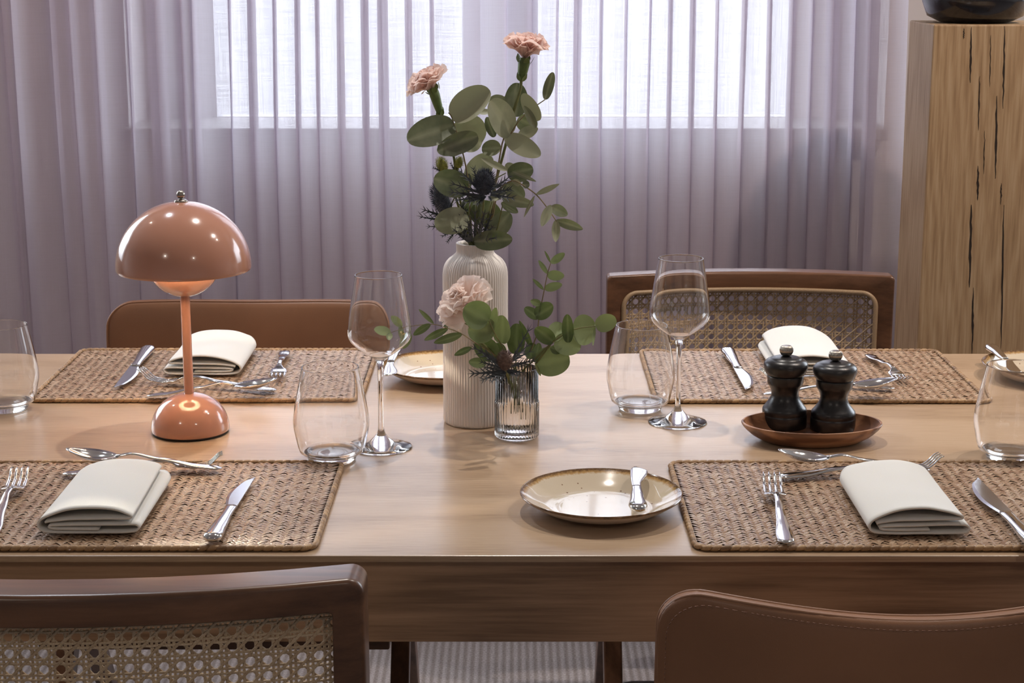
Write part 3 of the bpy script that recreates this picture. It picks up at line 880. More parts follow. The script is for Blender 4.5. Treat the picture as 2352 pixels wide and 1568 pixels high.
def cr(tab, t):
    for i in range(len(tab)-1):
        if t <= tab[i+1][0] or i == len(tab)-2:
            p0 = tab[max(i-1, 0)][1]; p1 = tab[i][1]; p2 = tab[i+1][1]; p3 = tab[min(i+2, len(tab)-1)][1]
            u = (t-tab[i][0])/(tab[i+1][0]-tab[i][0])
            return .5*((2*p1)+(-p0+p2)*u+(2*p0-5*p1+4*p2-p3)*u*u+(-p0+3*p1-3*p2+p3)*u**3)
def knife_parts(e, LEN=.21, wb=.0105, curve=True, dull=True):
    mb = MB(); Lh = LEN*.50
    wt = [(0, .004), (.03, .0085), (.10, .0098), (.35, .0082), (.8, .0058), (1, .0062)]
    zt_ = [(0, .0052), (1, .0045)]
    tt = [(0, .002), (.04, .0045), (.3, .0042), (.8, .0026), (1, .002)]
    mb.loft(handle_rings(0, Lh, wt, zt_, tt)); mb.build('handle', M_STEEL, e)
    mb = MB(); R = []
    for k in range(25):
        t = k/24; y = Lh-.001+(LEN-Lh)*t
        left = -.0062-.0*t
        right = cr([(0, .0055), (.16, .0088), (.34, .0112), (.52, .0108), (.70, .0082), (.86, .0035), (1, -.0052)], t)
        left = interp([(0, -.0058), (.7, -.0062), (1, -.0062)], t)
        c = (left+right)/2; a = max(.0006, (right-left)/2)
        zz = .0042-.0016*t
        R.append([Vector((c-a, y, zz+.0011)), Vector((c+a*.6, y, zz+.0009)), Vector((c+a, y, zz)), Vector((c+a*.6, y, zz-.0006)), Vector((c-a, y, zz-.0008))])
    mb.loft(R); b = mb.build('blade', M_BLADE if dull else M_STEEL, e, smooth=False); bevel(b, .0003, 1)
def butter_parts(e, LEN=.15):
    mb = MB(); Lh = LEN*.52
    wt = [(0, .003), (.06, .0085), (.18, .0105), (.5, .0080), (1, .0055)]
    tt = [(0, .002), (.08, .0045), (.4, .0042), (1, .0022)]
    mb.loft(handle_rings(0, Lh, wt, [(0, .005), (1, .0046)], tt)); mb.build('handle', M_STEEL, e)
    mb = MB(); R = []
    for k in range(17):
        t = k/16; y = Lh-.001+(LEN-Lh)*t
        left = interp([(0, -.0055), (.5, -.0065), (.9, -.006), (1, -.002)], t)
        right = cr([(0, .0055), (.2, .0056), (.45, .0098), (.7, .0142), (.88, .0125), (1, .002)], t)
        c = (left+right)/2; a = (right-left)/2; zz = .0042-.001*t
        R.append(ell((c, y, zz), a, .001, 12, 2.6))
    mb.loft(R); mb.build('blade', M_STEEL, e)
def place(o, p_end, p_tip, z0=ZM, z1=ZM, flip=False):
    a = T(p_end[0], p_end[1], z0); b = T(p_tip[0], p_tip[1], z1)
    d = b-a
    yaw = math.atan2(-d.x, d.y); pitch = math.atan2(d.z, math.hypot(d.x, d.y))
    o.rotation_mode = 'XYZ'
    o.rotation_euler = (Matrix.Rotation(yaw, 4, 'Z') @ Matrix.Rotation(pitch, 4, 'X') @ Matrix.Rotation(PI if flip else 0, 4, 'Y')).to_euler()
    o.location = a
    return d.length
fk = fork_mesh(.195).build('dinner_fork', M_STEEL)
FORKS = [((-24, 1236), (60, 1076), 'dinner fork left of the front-left napkin, cut by the photo edge'),
         ((1806, 1252), (1764, 1082), 'dinner fork left of the front-right napkin, prongs pointing away'),
         ((655, 808), (634, 880), 'dinner fork beside the back-left napkin, prongs pointing to the viewer'),
         ((1994, 816), (2082, 884), 'dinner fork beside the black mills on the back-right placemat')]
for i, (a, b, lab) in enumerate(FORKS):
    o = fk if i == 0 else fk.copy()
    if i: COL.objects.link(o)
    n = place(o, a, b); s = min(1.1, n/.195); o.scale = (s, s, s) if i < 2 else (min(1.15, n/.195+.0),)*3
    tag(o, lab, 'fork', 'dinner forks')
df = fork_mesh(.18, .0100, 4, .017).build('dessert_fork', M_STEEL)
DF = [((145, 1092), (512, 1072), 'dessert fork poking out right behind the front-left napkin'),
      ((1789, 1098), (2160, 1078), 'dessert fork lying under the front-right napkin, prongs at its right'),
      ((634, 900), (322, 876), 'dessert fork lying behind the lamp pole on the back-left placemat'),
      ((2054, 895), (1744, 874), 'dessert fork crossing behind the two black mills')]
for i, (a, b, lab) in enumerate(DF):
    o = df if i == 0 else df.copy()
    if i: COL.objects.link(o)
    n = place(o, a, b, ZM, ZM); s = n/.18; o.scale = (s, s, s)
    tag(o, lab, 'fork', 'dessert forks')
sp = spoon_mesh(.185).build('dessert_spoon', M_STEEL)
SP = [((509, 1079), (152, 1054), 'dessert spoon behind the front-left napkin, bowl pointing left'),
      ((2135, 1082), (1785, 1056), 'dessert spoon behind the front-right napkin, bowl pointing left'),
      ((338, 912), (638, 889), 'dessert spoon behind the lamp base on the back-left placemat'),
      ((1754, 908), (2062, 889), 'dessert spoon right of the black mills on the back-right placemat')]
for i, (a, b, lab) in enumerate(SP):
    o = sp if i == 0 else sp.copy()
    if i: COL.objects.link(o)
    n = place(o, a, b, ZM+.001, ZM+.014); s = n/.185; o.scale = (s, s, s)
    tag(o, lab, 'spoon', 'dessert spoons')
k0 = empty('table_knife'); knife_parts(k0)
KN = [((485, 1250), (573, 1102), 'table knife right of the front-left napkin, blade pointing away', False),
      ((2400, 1286), (2230, 1104), 'table knife right of the front-right napkin near the photo edge', True),
      ((343, 806), (273, 895), 'table knife on the back-left placemat left of the lamp pole', False),
      ((1669, 810), (1724, 900), 'table knife on the back-right placemat left of the mills', False)]
for i, (a, b, lab, fl) in enumerate(KN):
    o = k0 if i == 0 else copy_tree(k0)
    n = place(o, a, b); s = n/.21
    if i == 0: o.scale = (-s, s, s)
    elif i in (1,): o.scale = (-s, s, s)
    else: o.scale = (-s, s, s) if i == 2 else (s*-1, s, s)
    tag(o, lab, 'knife', 'table knives')
b0 = empty('butter_knife'); butter_parts(b0)
def bplace(o, pe, ze, pt, zt_):
    place(o, pe, pt, ZT+ze, ZT+zt_)
bplace(b0, (1466, 1181), .0205, (1459, 1078), .0255)
tag(b0, 'small butter knife resting on the front speckled side plate', 'knife', 'butter knives')
b1 = copy_tree(b0); bplace(b1, (908, 806), .024, (886, 873), .019)
b1.scale = (-1, 1, 1)
tag(b1, 'small butter knife on the side plate behind the left wine glass', 'knife', 'butter knives')
b2 = copy_tree(b0); bplace(b2, (2272, 800), .024, (2344, 862), .019)
tag(b2, 'small butter knife on the side plate at the right photo edge', 'knife', 'butter knives')

# ================================================================== PLACEMATS
def mat_mesh():
    """woven mat lying centred on the origin, long side along X"""
    W, D = .468, .318
    R = .018
    mb = MB(); rnd = random.Random(3)
    def inside(x, y, m=.004):
        ax, ay = abs(x)-(W/2-R), abs(y)-(D/2-R)
        if ax > 0 and ay > 0: return math.hypot(ax, ay) < R-m
        return abs(x) < W/2-m and abs(y) < D/2-m
    colw = .0122; rowp = .0072; ncol = int((W-.008)/colw); nrow = int(D/rowp)+2
    x00 = -ncol*colw/2
    for c in range(ncol):
        wob = rnd.random()*.004
        for r in range(nrow):
            for side in (0, 1):
                cx = x00+c*colw+(colw*.27 if side == 0 else colw*.73)
                cy = -D/2+r*rowp+wob+rnd.gauss(0, .0003)+(rowp*.5 if side else 0)+.0012*math.sin(c*.9+r*.13)
                if not inside(cx, cy, .0055): continue
                ang = (-.93 if side == 0 else .93)+rnd.gauss(0, .07)
                ln = .0160*(1+rnd.gauss(0, .06)); wd = .0029*(1+rnd.gauss(0, .08))
                ca, sa = math.cos(ang), math.sin(ang)
                h0 = .0048+rnd.gauss(0, .0002)
                tilt = .0016
                P = []
                for i in range(5):
                    u = -1+2*i/4; row = []
                    for j in range(4):
                        v = -1+2*j/3
                        wdu = wd*(1-.12*u*u)
                        lx, ly = u*ln/2, v*wdu
                        z = h0-.0012*u*u*abs(u)-.0007*v*v-.0005*v
                        row.append(Vector((cx+lx*ca-ly*sa, cy+lx*sa+ly*ca, max(.001, z))))
                    P.append(row)
                mb.grid(P, max(0, min(1, .5+rnd.gauss(0, .22)+(.08 if side else -.05))))
    # bed under the strands
    core = []
    n = 10; outl = []
    for (sx, sy, a0) in ((1, 1, 0), (-1, 1, PI/2), (-1, -1, PI), (1, -1, 1.5*PI)):
        for k in range(n+1):
            t = a0+PI/2*k/n
            outl.append((sx*(W/2-R)+(R-.003)*math.cos(t), sy*(D/2-R)+(R-.003)*math.sin(t)))
    return mb, outl, (W, D, R)
mb, outl, (MW, MD, MR) = mat_mesh()
mat0 = empty('placemat')
weave = mb.build('weave', M_SEAGRASS, mat0, attr=True, fix=False)
mbb = MB(); no = len(outl)
mbb.add([Vector((x, y, 0.0005)) for x, y in outl]+[Vector((x, y, .0028)) for x, y in outl],
        [tuple(range(no))[::-1], tuple(range(no, 2*no))]+[(i, (i+1) % no, no+(i+1) % no, no+i) for i in range(no)])
mbb.build('backing', plain('seagrass_backing', (.14, .08, .045), .8), mat0, smooth=False)
# twisted rope edge
def rope_edge():
    mb = MB(); rnd = random.Random(5)
    per = []
    pts = [Vector((x, y, 0)) for x, y in outl]; pts.append(pts[0])
    ds_ = []
    for a, b in zip(pts, pts[1:]):
        m = max(1, int((b-a).length/.0011))
        for k in range(m): per.append(a.lerp(b, k/m))
    N = len(per); tot = sum((per[(i+1) % N]-per[i]).length for i in range(N)); s = 0; vs = []; at = []; m = 10
    turns = round(tot/.0098)
    tone = [max(0, min(1, .5+rnd.gauss(0, .25))) for _ in range(turns+2)]
    for i in range(N):
        d = (per[(i+1) % N]-per[i-1]).normalized(); nx = Vector((d.y, -d.x, 0))
        for k in range(m):
            t = 2*PI*k/m
            ph = s/tot*turns - t/(2*PI)*1.0
            fr = ph-math.floor(ph)
            rr = .0034-.0014*abs(2*fr-1)**5
            vs.append(per[i]+nx*(math.cos(t)*rr)+Vector((0, 0, .0036+math.sin(t)*rr*1.0)))
            at.append(tone[int(math.floor(ph)) % turns] if fr > .06 else 0.0)
        s += (per[(i+1) % N]-per[i]).length
    fs = []
    for i in range(N):
        i2 = (i+1) % N
        for k in range(m):
            k2 = (k+1) % m; fs.append((i*m+k, i*m+k2, i2*m+k2, i2*m+k))
    o = newmesh('rope_edge', vs, fs, M_SEAEDGE, mat0, True, None, at); fixn(o)
    return o
rope_edge()
Yf0 = T(0, 1268).y; 
def matloc(px_edge, py_edge, side, Yfront):
    yc = Yfront+MD/2
    x = (px_edge-1176)/FPX*depth(yc, ZM)
    return Vector((x+(MW/2 if side < 0 else -MW/2), yc, ZT))
MATS = [(matloc(763, 0, 1, Yf0), 0, 'woven seagrass placemat under the front-left napkin'),
        (matloc(1560, 0, -1, Yf0), PI*0, 'woven seagrass placemat under the front-right napkin'),
        (matloc(126, 0, -1, T(0, 926).y), 0, 'woven seagrass placemat behind the lamp'),
        (matloc(2212, 0, 1, T(0, 928).y), 0, 'woven seagrass placemat behind the black mills')]
for i, (p, rz, lab) in enumerate(MATS):
    o = mat0 if i == 0 else copy_tree(mat0)
    o.location = p; o.rotation_euler = (0, 0, rz)
    tag(o, lab, 'placemat', 'woven seagrass placemats')

# ================================================================== NAPKINS
NP = [(.60, .15), (.2, .155), (.12, .19), (.11, .235), (.16, .27), (.5, .30), (.90, .315), (.985, .26), (.985, .14), (.9, .06), (.5, .045), (.15, .05), (.03, .12), (.0, .28), (.03, .45),
      (.14, .62), (.32, .78), (.55, .84), (.76, .76), (.90, .62), (.925, .55), (.88, .50), (.6, .49), (.3, .46), (.12, .40), (.07, .36)]
def napkin(name, x0, x1, y0, y1, H, label, mirror=False, seed=0, back_lift=0.0, skew=0.0, top_in=.0, back_round=.02):
    path = smooth_path([(x, z, 0) for x, z in NP], 5)
    W = x1-x0; D = y1-y0; th = .0011
    pts = [Vector((p.x*W, p.y*H, 0)) for p in path]
    n = len(pts); ny = 20
    rnd = random.Random(seed); off = rnd.random()*50
    rings = []
    for j in range(ny+1):
        t = j/ny; y = y0+D*t
        row = []
        for i, p in enumerate(pts):
            d = (pts[min(i+1, n-1)]-pts[max(i-1, 0)]).normalized(); nn = Vector((-d.y, d.x, 0))
            row.append((p, nn))
        ring = []
        for sgn, seq in ((1, row), (-1, row[::-1])):
            for p, nn in seq:
                q = p+nn*th*sgn
                hx = q.x/W; hz = q.y/H
                zz = q.y*(1-.16*math.sin(PI*t)*max(0, hz-.3)) + back_lift*t*t*max(0, hz-.35)
                # soft hollows in the upper layer
                zz += noise.noise(Vector((hx*2.2+off, t*3.2, 0)))*.0035*max(0, hz-.5)*2
                xx = q.x + skew*t
                if hz > .42: xx -= (top_in*hx)*(t)
                yy = y
                # rounded folded back end: layers tuck under
                bend = max(0, (t-.93)/.07)
                if bend > 0: zz = zz-(zz-.45*H)*(.35*bend**2)*(1 if hz > .4 else .5)
                # corners rounded in plan
                edge = min(hx, 1-hx)
                if t > .5: yy -= back_round*max(0, 1-edge/.13)**2*(t-.5)*2
                yy += .003*(hz)*(1-2*t) + (noise.noise(Vector((hx*3+off, hz*2, 5)))*.003)
                if mirror: xx = W-xx
                ring.append(Vector((x0+xx, yy, ZM+max(.0008, zz+.0006))))
        rings.append(ring)
    mb = MB(); m = len(rings[0])
    vs = [p for r in rings for p in r]; fs = []
    for j in range(ny):
        for k in range(m):
            k2 = (k+1) % m; fs.append((j*m+k, j*m+k2, (j+1)*m+k2, (j+1)*m+k))
    for base in (0, ny*m):
        for i in range(n-1):
            fs.append((base+i, base+i+1, base+m-2-i, base+m-1-i))
    mb.add(vs, fs)
    # the pivot stands at the napkin itself
    c = Vector(((x0+x1)/2, (y0+y1)/2, ZM))
    for v in mb.v: v -= c
    o = mb.build(name, M_LINEN, loc=c)
    tag(o, label, 'napkin', 'folded white napkins')
    return o
napkin('napkin', -.505, -.397, 1.765, 1.962, .034, 'folded white napkin on the front-left placemat', seed=1, top_in=.006)
napkin('napkin', .380, .487, 1.762, 1.955, .034, 'folded white napkin on the front-right placemat', seed=2)
napkin('napkin', -.510, -.397, 2.475, 2.655, .034, 'folded white napkin behind the lamp pole', mirror=True, seed=3, back_lift=.006)
napkin('napkin', .382, .497, 2.475, 2.655, .034, 'folded white napkin behind the two black mills', mirror=True, seed=4, back_lift=.02)

# ================================================================== CHAIRS
def cane_weave(W, H, pitch, bow, strip=.0021, R=.02):
    """octagonal cane weave in the XZ plane, centre at origin, bowed in Y by bow(x)"""
    mb = MB(); rnd = random.Random(11)
    def inside(x, z):
        ax, az = abs(x)-(W/2-R), abs(z)-(H/2-R)
        if ax > 0 and az > 0: return math.hypot(ax, az) <= R
        return abs(x) <= W/2 and abs(z) <= H/2
    def strand(p0, p1, w_, ph, lay, amp=.0005):
        d = Vector((p1[0]-p0[0], 0, p1[1]-p0[1])); n_ = max(2, int(d.length/(pitch/4))); d.normalize()
        side = Vector((-d.z, 0, d.x))*w_/2
        run = []
        runs = []
        for k in range(n_+1):
            t = k/n_; x = p0[0]+(p1[0]-p0[0])*t; z = p0[1]+(p1[1]-p0[1])*t
            if inside(x, z):
                run.append((x, z, k))
            else:
                if len(run) > 1: runs.append(run)
                run = []
        if len(run) > 1: runs.append(run)
        tone = max(0, min(1, .5+rnd.gauss(0, .22)))
        for run in runs:
            P = []
            for x, z, k in run:
                y = bow(x)+lay+amp*math.sin(k*PI/2+ph)
                c = Vector((x, y, z)); P.append([c-side, c+Vector((0, -.0005, 0)), c+side, c+Vector((0, .0005, 0)), c-side])
            mb.grid(P, tone)
    g = pitch*.145
    nx = int(W/pitch)+2; nz = int(H/pitch)+2
    for i in range(-nx//2-1, nx//2+2):
        for s in (-1, 1):
            strand((i*pitch+s*g, -H/2), (i*pitch+s*g, H/2), strip, i+s, .0)
    for j in range(-nz//2-1, nz//2+2):
        for s in (-1, 1):
            strand((-W/2, j*pitch+s*g), (W/2, j*pitch+s*g), strip, j-s, -.0006)
    m = nx+nz+2
    for k in range(-m, m+1):
        c = (k+.5)*pitch
        strand((c-H/2, -H/2), (c+H/2, H/2), strip*1.05, k, -.0012)
        strand((c-H/2, H/2), (c+H/2, -H/2), strip*1.05, k+1.5, .0010)
    return mb
def rrect(W, H, R, n=8):
    out = []
    for (sx, sy, a0) in ((1, 1, 0), (-1, 1, PI/2), (-1, -1, PI), (1, -1, 1.5*PI)):
        for k in range(n+1):
            t = a0+PI/2*k/n
            out.append((sx*(W/2-R)+R*math.cos(t), sy*(H/2-R)+R*math.sin(t)))
    return out
def frame_loop(Wo, Ho, Wi, Hi, Ro, Ri, depth_, bow, dz_in=0, edge=.006):
    """rectangular frame with rounded corners, outer and inner outline, bowed"""
    n = 8
    def dense(W, H, R):
        a = rrect(W, H, R, n); out = []
        m = len(a)
        for i in range(m):
            p, q = a[i], a[(i+1) % m]
            k = 10 if (i+1) % (n+1) == 0 else 1
            for j in range(k): out.append((p[0]+(q[0]-p[0])*j/k, p[1]+(q[1]-p[1])*j/k))
        return out
    o_, i_ = dense(Wo, Ho, Ro), dense(Wi, Hi, Ri)
    i_ = [(x, z+dz_in) for x, z in i_]
    d2 = depth_/2; e = edge
    rings = []
    for (xo, zo), (xi, zi) in zip(o_, i_):
        v = Vector((xi-xo, 0, zi-zo)); vl = v.length; v.normalize()
        r = []
        for (s, y) in ((e, -d2), (e*.3, -d2+e*.3), (0, -d2+e), (0, d2-e), (e*.3, d2-e*.3), (e, d2), (vl-e*.4, d2), (vl, d2-e*.4), (vl, -d2+e*.4), (vl-e*.4, -d2)):
            p = Vector((xo, 0, zo))+v*s
            r.append(Vector((p.x, bow(p.x)+y, p.z)))
        rings.append(r)
    rings.append(rings[0])
    return rings
def v_leg_frame(e, sx, yfront, yback, zs):
    """inverted V of two tapered boards, seen from the side"""
    x = sx
    for (yb, yt) in ((yfront, (yfront+yback)/2-.035), (yback, (yfront+yback)/2+.035)):
        R = []
        for (z, wd) in ((0, .030), (zs*.5, .044), (zs, .056)):
            t = z/zs; y = yb+(yt-yb)*t
            R.append([Vector((x-.015, y-wd/2, z)), Vector((x+.015, y-wd/2, z)), Vector((x+.015, y+wd/2, z)), Vector((x-.015, y+wd/2, z))])
        mb = MB(); mb.loft(R); bevel(mb.build('leg', M_TEAKV, e, smooth=False), .003)
def cane_chair(loc, rz, label, bead, W=.535, ztop=.81):
    # local: sitter faces +Y, back at y=0
    e = empty('cane_chair', loc, rz)
    bow = lambda x: .047*(x/(W/2))**2-.016
    Ho = .36; zc = ztop-Ho/2
    t_ = .029
    rings = frame_loop(W, Ho, W-2*t_, Ho-2*t_-.004, .007 if bead else .016, .022 if bead else .004, .040 if bead else .050, bow)
    mb = MB(); mb.loft(rings, cap=False); fr = mb.build('back_frame', M_TEAK, e, loc=(0, 0, zc)); wn = fr.modifiers.new('wn', 'WEIGHTED_NORMAL'); wn.keep_sharp = False; wn.weight = 90
    Wi, Hi = W-2*t_, Ho-2*t_-.004
    mb = cane_weave(Wi+.004, Hi+.004, .0155 if not bead else .0172, bow, .0029 if bead else .0027, .022 if bead else .004)
    cn = mb.build('cane_panel', M_CANE, e, attr=True, fix=False, loc=(0, .006 if bead else -.002, zc))
    if bead:
        pts = [Vector((x, bow(x)+.0215, z)) for x, z in rrect(Wi-.002, Hi-.002, .024, 10)]
        dense = []
        for i in range(len(pts)):
            a, b = pts[i], pts[(i+1) % len(pts)]
            k = 12 if (b-a).length > .05 else 1
            for j in range(k):
                q = a.lerp(b, j/k); q.y = bow(q.x)+.0215; dense.append(q)
        mb = MB(); R = []; m = 8; N = len(dense)
        for i in range(N+1):
            p = dense[i % N]; d = (dense[(i+1) % N]-dense[(i-1) % N]).normalized(); nx = Vector((d.z, 0, -d.x))
            R.append([p+nx*math.cos(2*PI*k/m)*.0042+Vector((0, math.sin(2*PI*k/m)*.0035, 0)) for k in range(m)])
        mb.loft(R, cap=False); mb.build('cane_bead', M_CANE, e, attr=True, loc=(0, 0, zc))
    for sx in (-1, 1):
        mb = MB(); x = sx*(W/2-.035)
        R = []
        for (z, y) in ((.36, .06), (zc-Ho/2+.02, bow(x)+.01)):
            R.append([Vector((x+a, y+b, z)) for a, b in ((-.014, -.016), (.014, -.016), (.014, .016), (-.014, .016))])
        mb.loft(R); bevel(mb.build('back_post', M_TEAKV, e, smooth=False), .003)
        v_leg_frame(e, sx*(W/2-.0), .50, .02, .41)
    mb = MB()
    mb.box((0, .50, .375), (W-.03, .025, .055)); mb.box((0, .07, .375), (W-.03, .025, .055))
    for sx in (-1, 1): mb.box((sx*(W/2-.03), .285, .375), (.025, .43, .055))
    bevel(mb.build('seat_frame', M_TEAK, e, smooth=False), .002)
    mb = MB(); mb.box((0, .285, .435), (W-.04, .47, .062)); cu = mb.build('cushion', M_FABRIC, e)
    b = bevel(cu, .02, 4)
    tag(e, label, 'chair', 'cane back chairs')
    return e
def leather_chair(loc, rz, label, cush, W=.455, ztop=.79, top_curve=.008):
    e = empty('leather_chair', loc, rz)
    H = .40
    bow = lambda x: .065*(x/(W/2))**2-.02
    nx, nz = 40, 24
    def sh(u, v, off):
        # u -1..1 across, v 0..1 up
        Rc = .042
        x = u*W/2; z = ztop-H+H*v
        # rounded top corners + saddle of the top line
        top = ztop-top_curve*(math.cos(u*PI)*.5+.5)
        ex = abs(x)-(W/2-Rc)
        if ex > 0: top = top-Rc+math.sqrt(max(0, Rc*Rc-ex*ex))
        z = (ztop-H)+(top-(ztop-H))*v
        return x, z
    def side(sgn):
        P = []
        for j in range(nz+1):
            v = (j/nz); row = []
            v = 1-(1-v)**1.4
            for i in range(nx+1):
                u = math.sin((-1+2*i/nx)*PI/2)
                x, z = sh(u, v, 0)
                lean = .04*(1-v)
                puff = .010*(max(0, (1-abs(u)**6))**.5)*(max(0, 1-v**14))**.5+.0062
                row.append(Vector((x, bow(x)+lean+sgn*puff, z)))
            P.append(row)
        return P
    A, B = side(1), side(-1)
    mb = MB(); mb.grid(A); mb.grid(B, flip=True)
    nA = len(A)*(nx+1)
    def idx(s, j, i): return s*nA+j*(nx+1)+i
    fs = []
    for i in range(nx): fs.append((idx(0, nz, i), idx(0, nz, i+1), idx(1, nz, i+1), idx(1, nz, i))); fs.append((idx(0, 0, i), idx(1, 0, i), idx(1, 0, i+1), idx(0, 0, i+1)))
    for j in range(nz):
        fs.append((idx(0, j, 0), idx(0, j+1, 0), idx(1, j+1, 0), idx(1, j, 0))); fs.append((idx(0, j, nx), idx(1, j, nx), idx(1, j+1, nx), idx(0, j+1, nx)))
    mb.f += fs
    bk = mb.build('backrest', M_LEATHER, e)
    # welt along the edge and a stitched line
    def edge_line(inset, yo, zoff=0):
        pts = []
        for k in range(13):
            v = .1+.88*k/12; x, z = sh(-1, v, 0); pts.append((x+inset, z))
        for i in range(1, 60):
            u = math.sin((-1+2*i/60)*PI/2); x, z = sh(u, 1, 0); pts.append((x*(1-inset/(W/2)), z-inset+zoff))
        for k in range(13):
            v = .98-.88*k/12; x, z = sh(1, v, 0); pts.append((x-inset, z))
        return [Vector((x, bow(x)+yo+.04*(1-(z-(ztop-H))/H), z)) for x, z in pts]
    mb = MB(); mb.tube(edge_line(.0008, .0055), .0019, 6); mb.tube(edge_line(.0008, -.0055), .0019, 6)
    mb.build('piping', M_LEATHER, bk)
    ln = edge_line(.0065, -.0150); mb = MB(); acc = 0
    for a, b in zip(ln, ln[1:]):
        m = max(1, int((b-a).length/.0045))
        for k in range(m):
            p, q = a.lerp(b, k/m), a.lerp(b, (k+.55)/m)
            mb.tube([p, q], .0005, 4)
    mb.build('stitching', M_STITCH, bk)
    for sx in (-1, 1):
        v_leg_frame(e, sx*(W/2+.025), .50, .03, .40)
    mb = MB()
    mb.box((0, .50, .352), (W+.04, .03, .055)); mb.box((0, .07, .352), (W+.04, .03, .055))
    for sx in (-1, 1): mb.box((sx*(W/2-.02), .285, .36), (.03, .43, .045))
    for sx in (-1, 1): mb.box((sx*(W/2-.09), .045, .40), (.03, .025, .10))
    bevel(mb.build('seat_frame', M_TEAK, e, smooth=False), .003)
    mb = MB(); mb.box((0, .29, .452), (W+.035, .50, .070)); cu = mb.build('seat', cush, e); bevel(cu, .03, 5)
    tag(e, label, 'chair', 'leather chairs')
    return e
# near chairs (backs to the viewer)
cane_near = cane_chair((0, 0, 0), 0, 'cane back chair with teak frame at the near left of the table', False, W=.60, ztop=.8015)
xr_ = (842-1176)/FPX*depth(1.545, .79)
cane_near.location = (xr_-.30, 1.508, 0)
leather_near = leather_chair((0, 0, 0), 0, 'tan leather chair at the near right of the table', M_FABRIC2, ztop=.790)
xl_ = (1517-1176)/FPX*depth(1.50, .75)
leather_near.location = (xl_+.2275, 1.485, 0)
# far chairs (facing the viewer)
xf = (1720-1176)/FPX*depth(3.0, .8)
cane_far = cane_chair((xf, 3.02, 0), PI, 'cane back chair behind the back-right placemat facing the viewer', True, W=.500, ztop=.813)
xf2 = ((258+905)/2-1176)/FPX*depth(3.0, .78)
leather_far = leather_chair((xf2, 3.0, 0), PI, 'tan leather chair behind the lamp facing the viewer', M_LEATHER, W=.495, ztop=.768)

# ================================================================== PLANTS
def leaf(mb, b, t, w, nrm=Vector((0, -1, .35)), cup=.12, bend=.06, round_=.6, tone=.5, notch=False, twist=0.0):
    d = t-b; Ln = d.length; d.normalize()
    nrm = (nrm-d*nrm.dot(d)).normalized(); s = d.cross(nrm).normalized()
    if twist:
        q = Matrix.Rotation(twist, 3, d); s = q @ s; nrm = q @ nrm
    nu, nv = 16, 6; P = []; n0 = len(mb.a)
    for i in range(nu+1):
        u = .5-.5*math.cos(PI*i/nu)
        sh = (max(0, math.sin(PI*(u**.90))))**(round_*.82)
        hw = w/2*sh
        row = []
        for j in range(nv+1):
            v = -1+2*j/nv
            p = b+d*(Ln*u)+s*(hw*v)+nrm*(cup*w*(v*v*.9)*sh - bend*Ln*math.sin(PI*u) + (.012*w if j == nv//2 else 0)*-1)
            row.append(p)
        P.append(row)
    mb.grid(P, tone)
    for q in range(n0, len(mb.a)):
        if (q-n0) % (nv+1) == nv//2: mb.a[q] = tone+.28
def serrated(mb, b, t, w, nrm, tone=.4, teeth=4):
    """spiny bract: a narrow keel with pairs of forward-raked spines"""
    d = t-b; Ln = d.length; d.normalize(); nrm = (nrm-d*nrm.dot(d)).normalized(); s = d.cross(nrm).normalized()
    def blade(p, q, hw, tn):
        dd = (q-p); l = dd.length; dd.normalize(); ss = dd.cross(nrm).normalized(); rows = []
        for i in range(6):
            u = i/5; h = hw*(.55+.75*u if u < .3 else .775*(1-u)/.7+.02)
            c = p+dd*l*u-nrm*(.04*l*math.sin(PI*u))
            rows.append([c-ss*h+nrm*h*.5, c, c+ss*h+nrm*h*.5])
        mb.grid(rows, tn)
    blade(b, t, w*.30, tone)
    for k in range(teeth):
        u = .22+.58*k/max(1, teeth-1); c = b+d*(Ln*u); l = w*(1.05-.6*u)+Ln*.10
        for sg in (-1, 1):
            a = .62+.12*((k*7) % 3-1)
            blade(c, c+(d*math.cos(a)+s*sg*math.sin(a)+nrm*.25)*l, w*.115, min(1, tone+.15))
def A(zx, zy, Y): return V(880+zx/2.8, 40+zy/2.8, Y)
def B_(zx, zy, Y): return V(820+zx/2.903, 560+zy/2.903, Y)
def branch(name, label, conv, k, Y0, stems, leaves, m_l, m_s, seed, group=None, srad=.0013, th=True):
    rnd = random.Random(seed); e = None
    mouth = stems[0][0]
    e = empty(name, conv(*mouth[:2], Y0+mouth[2]))
    off = Vector(e.location)
    mb = MB()
    for st_ in stems:
        pts = smooth_path([conv(x, y, Y0+dy) for x, y, dy in st_], 4)
        n = len(pts); mb.tube(pts, [srad*(1-.5*i/n) for i in range(n)], 7)
    for v in mb.v: v -= off
    mb.build('stem', m_s, e)
    mb = MB()
    for lf in leaves:
        (bx, by, tx, ty, w) = lf[:5]
        dyb = lf[5] if len(lf) > 5 else 0; dyt = lf[6] if len(lf) > 6 else dyb+rnd.uniform(-.02, .02)
        tone = lf[7] if len(lf) > 7 else .4
        rd = lf[8] if len(lf) > 8 else .6
        b = conv(bx, by, Y0+dyb); t = conv(tx, ty, Y0+dyt)
        wm = w*(1.16 if w > 85 else 1.05)/k/FPX*depth(Y0, ZT+.2)
        nr = Vector((rnd.uniform(-.35, .35), -1, rnd.uniform(-.1, .5)))
        leaf(mb, b, t, wm, nr, rnd.uniform(.05, .2), rnd.uniform(-.02, .09), rd, tone+rnd.uniform(-.08, .08))
    for v in mb.v: v -= off
    mb.build('foliage', m_l, e, attr=True, fix=False)
    tag(e, label, 'branch', group)
    return e
vy = VY
MO = (600, 1440)   # vase mouth in the zoom frame
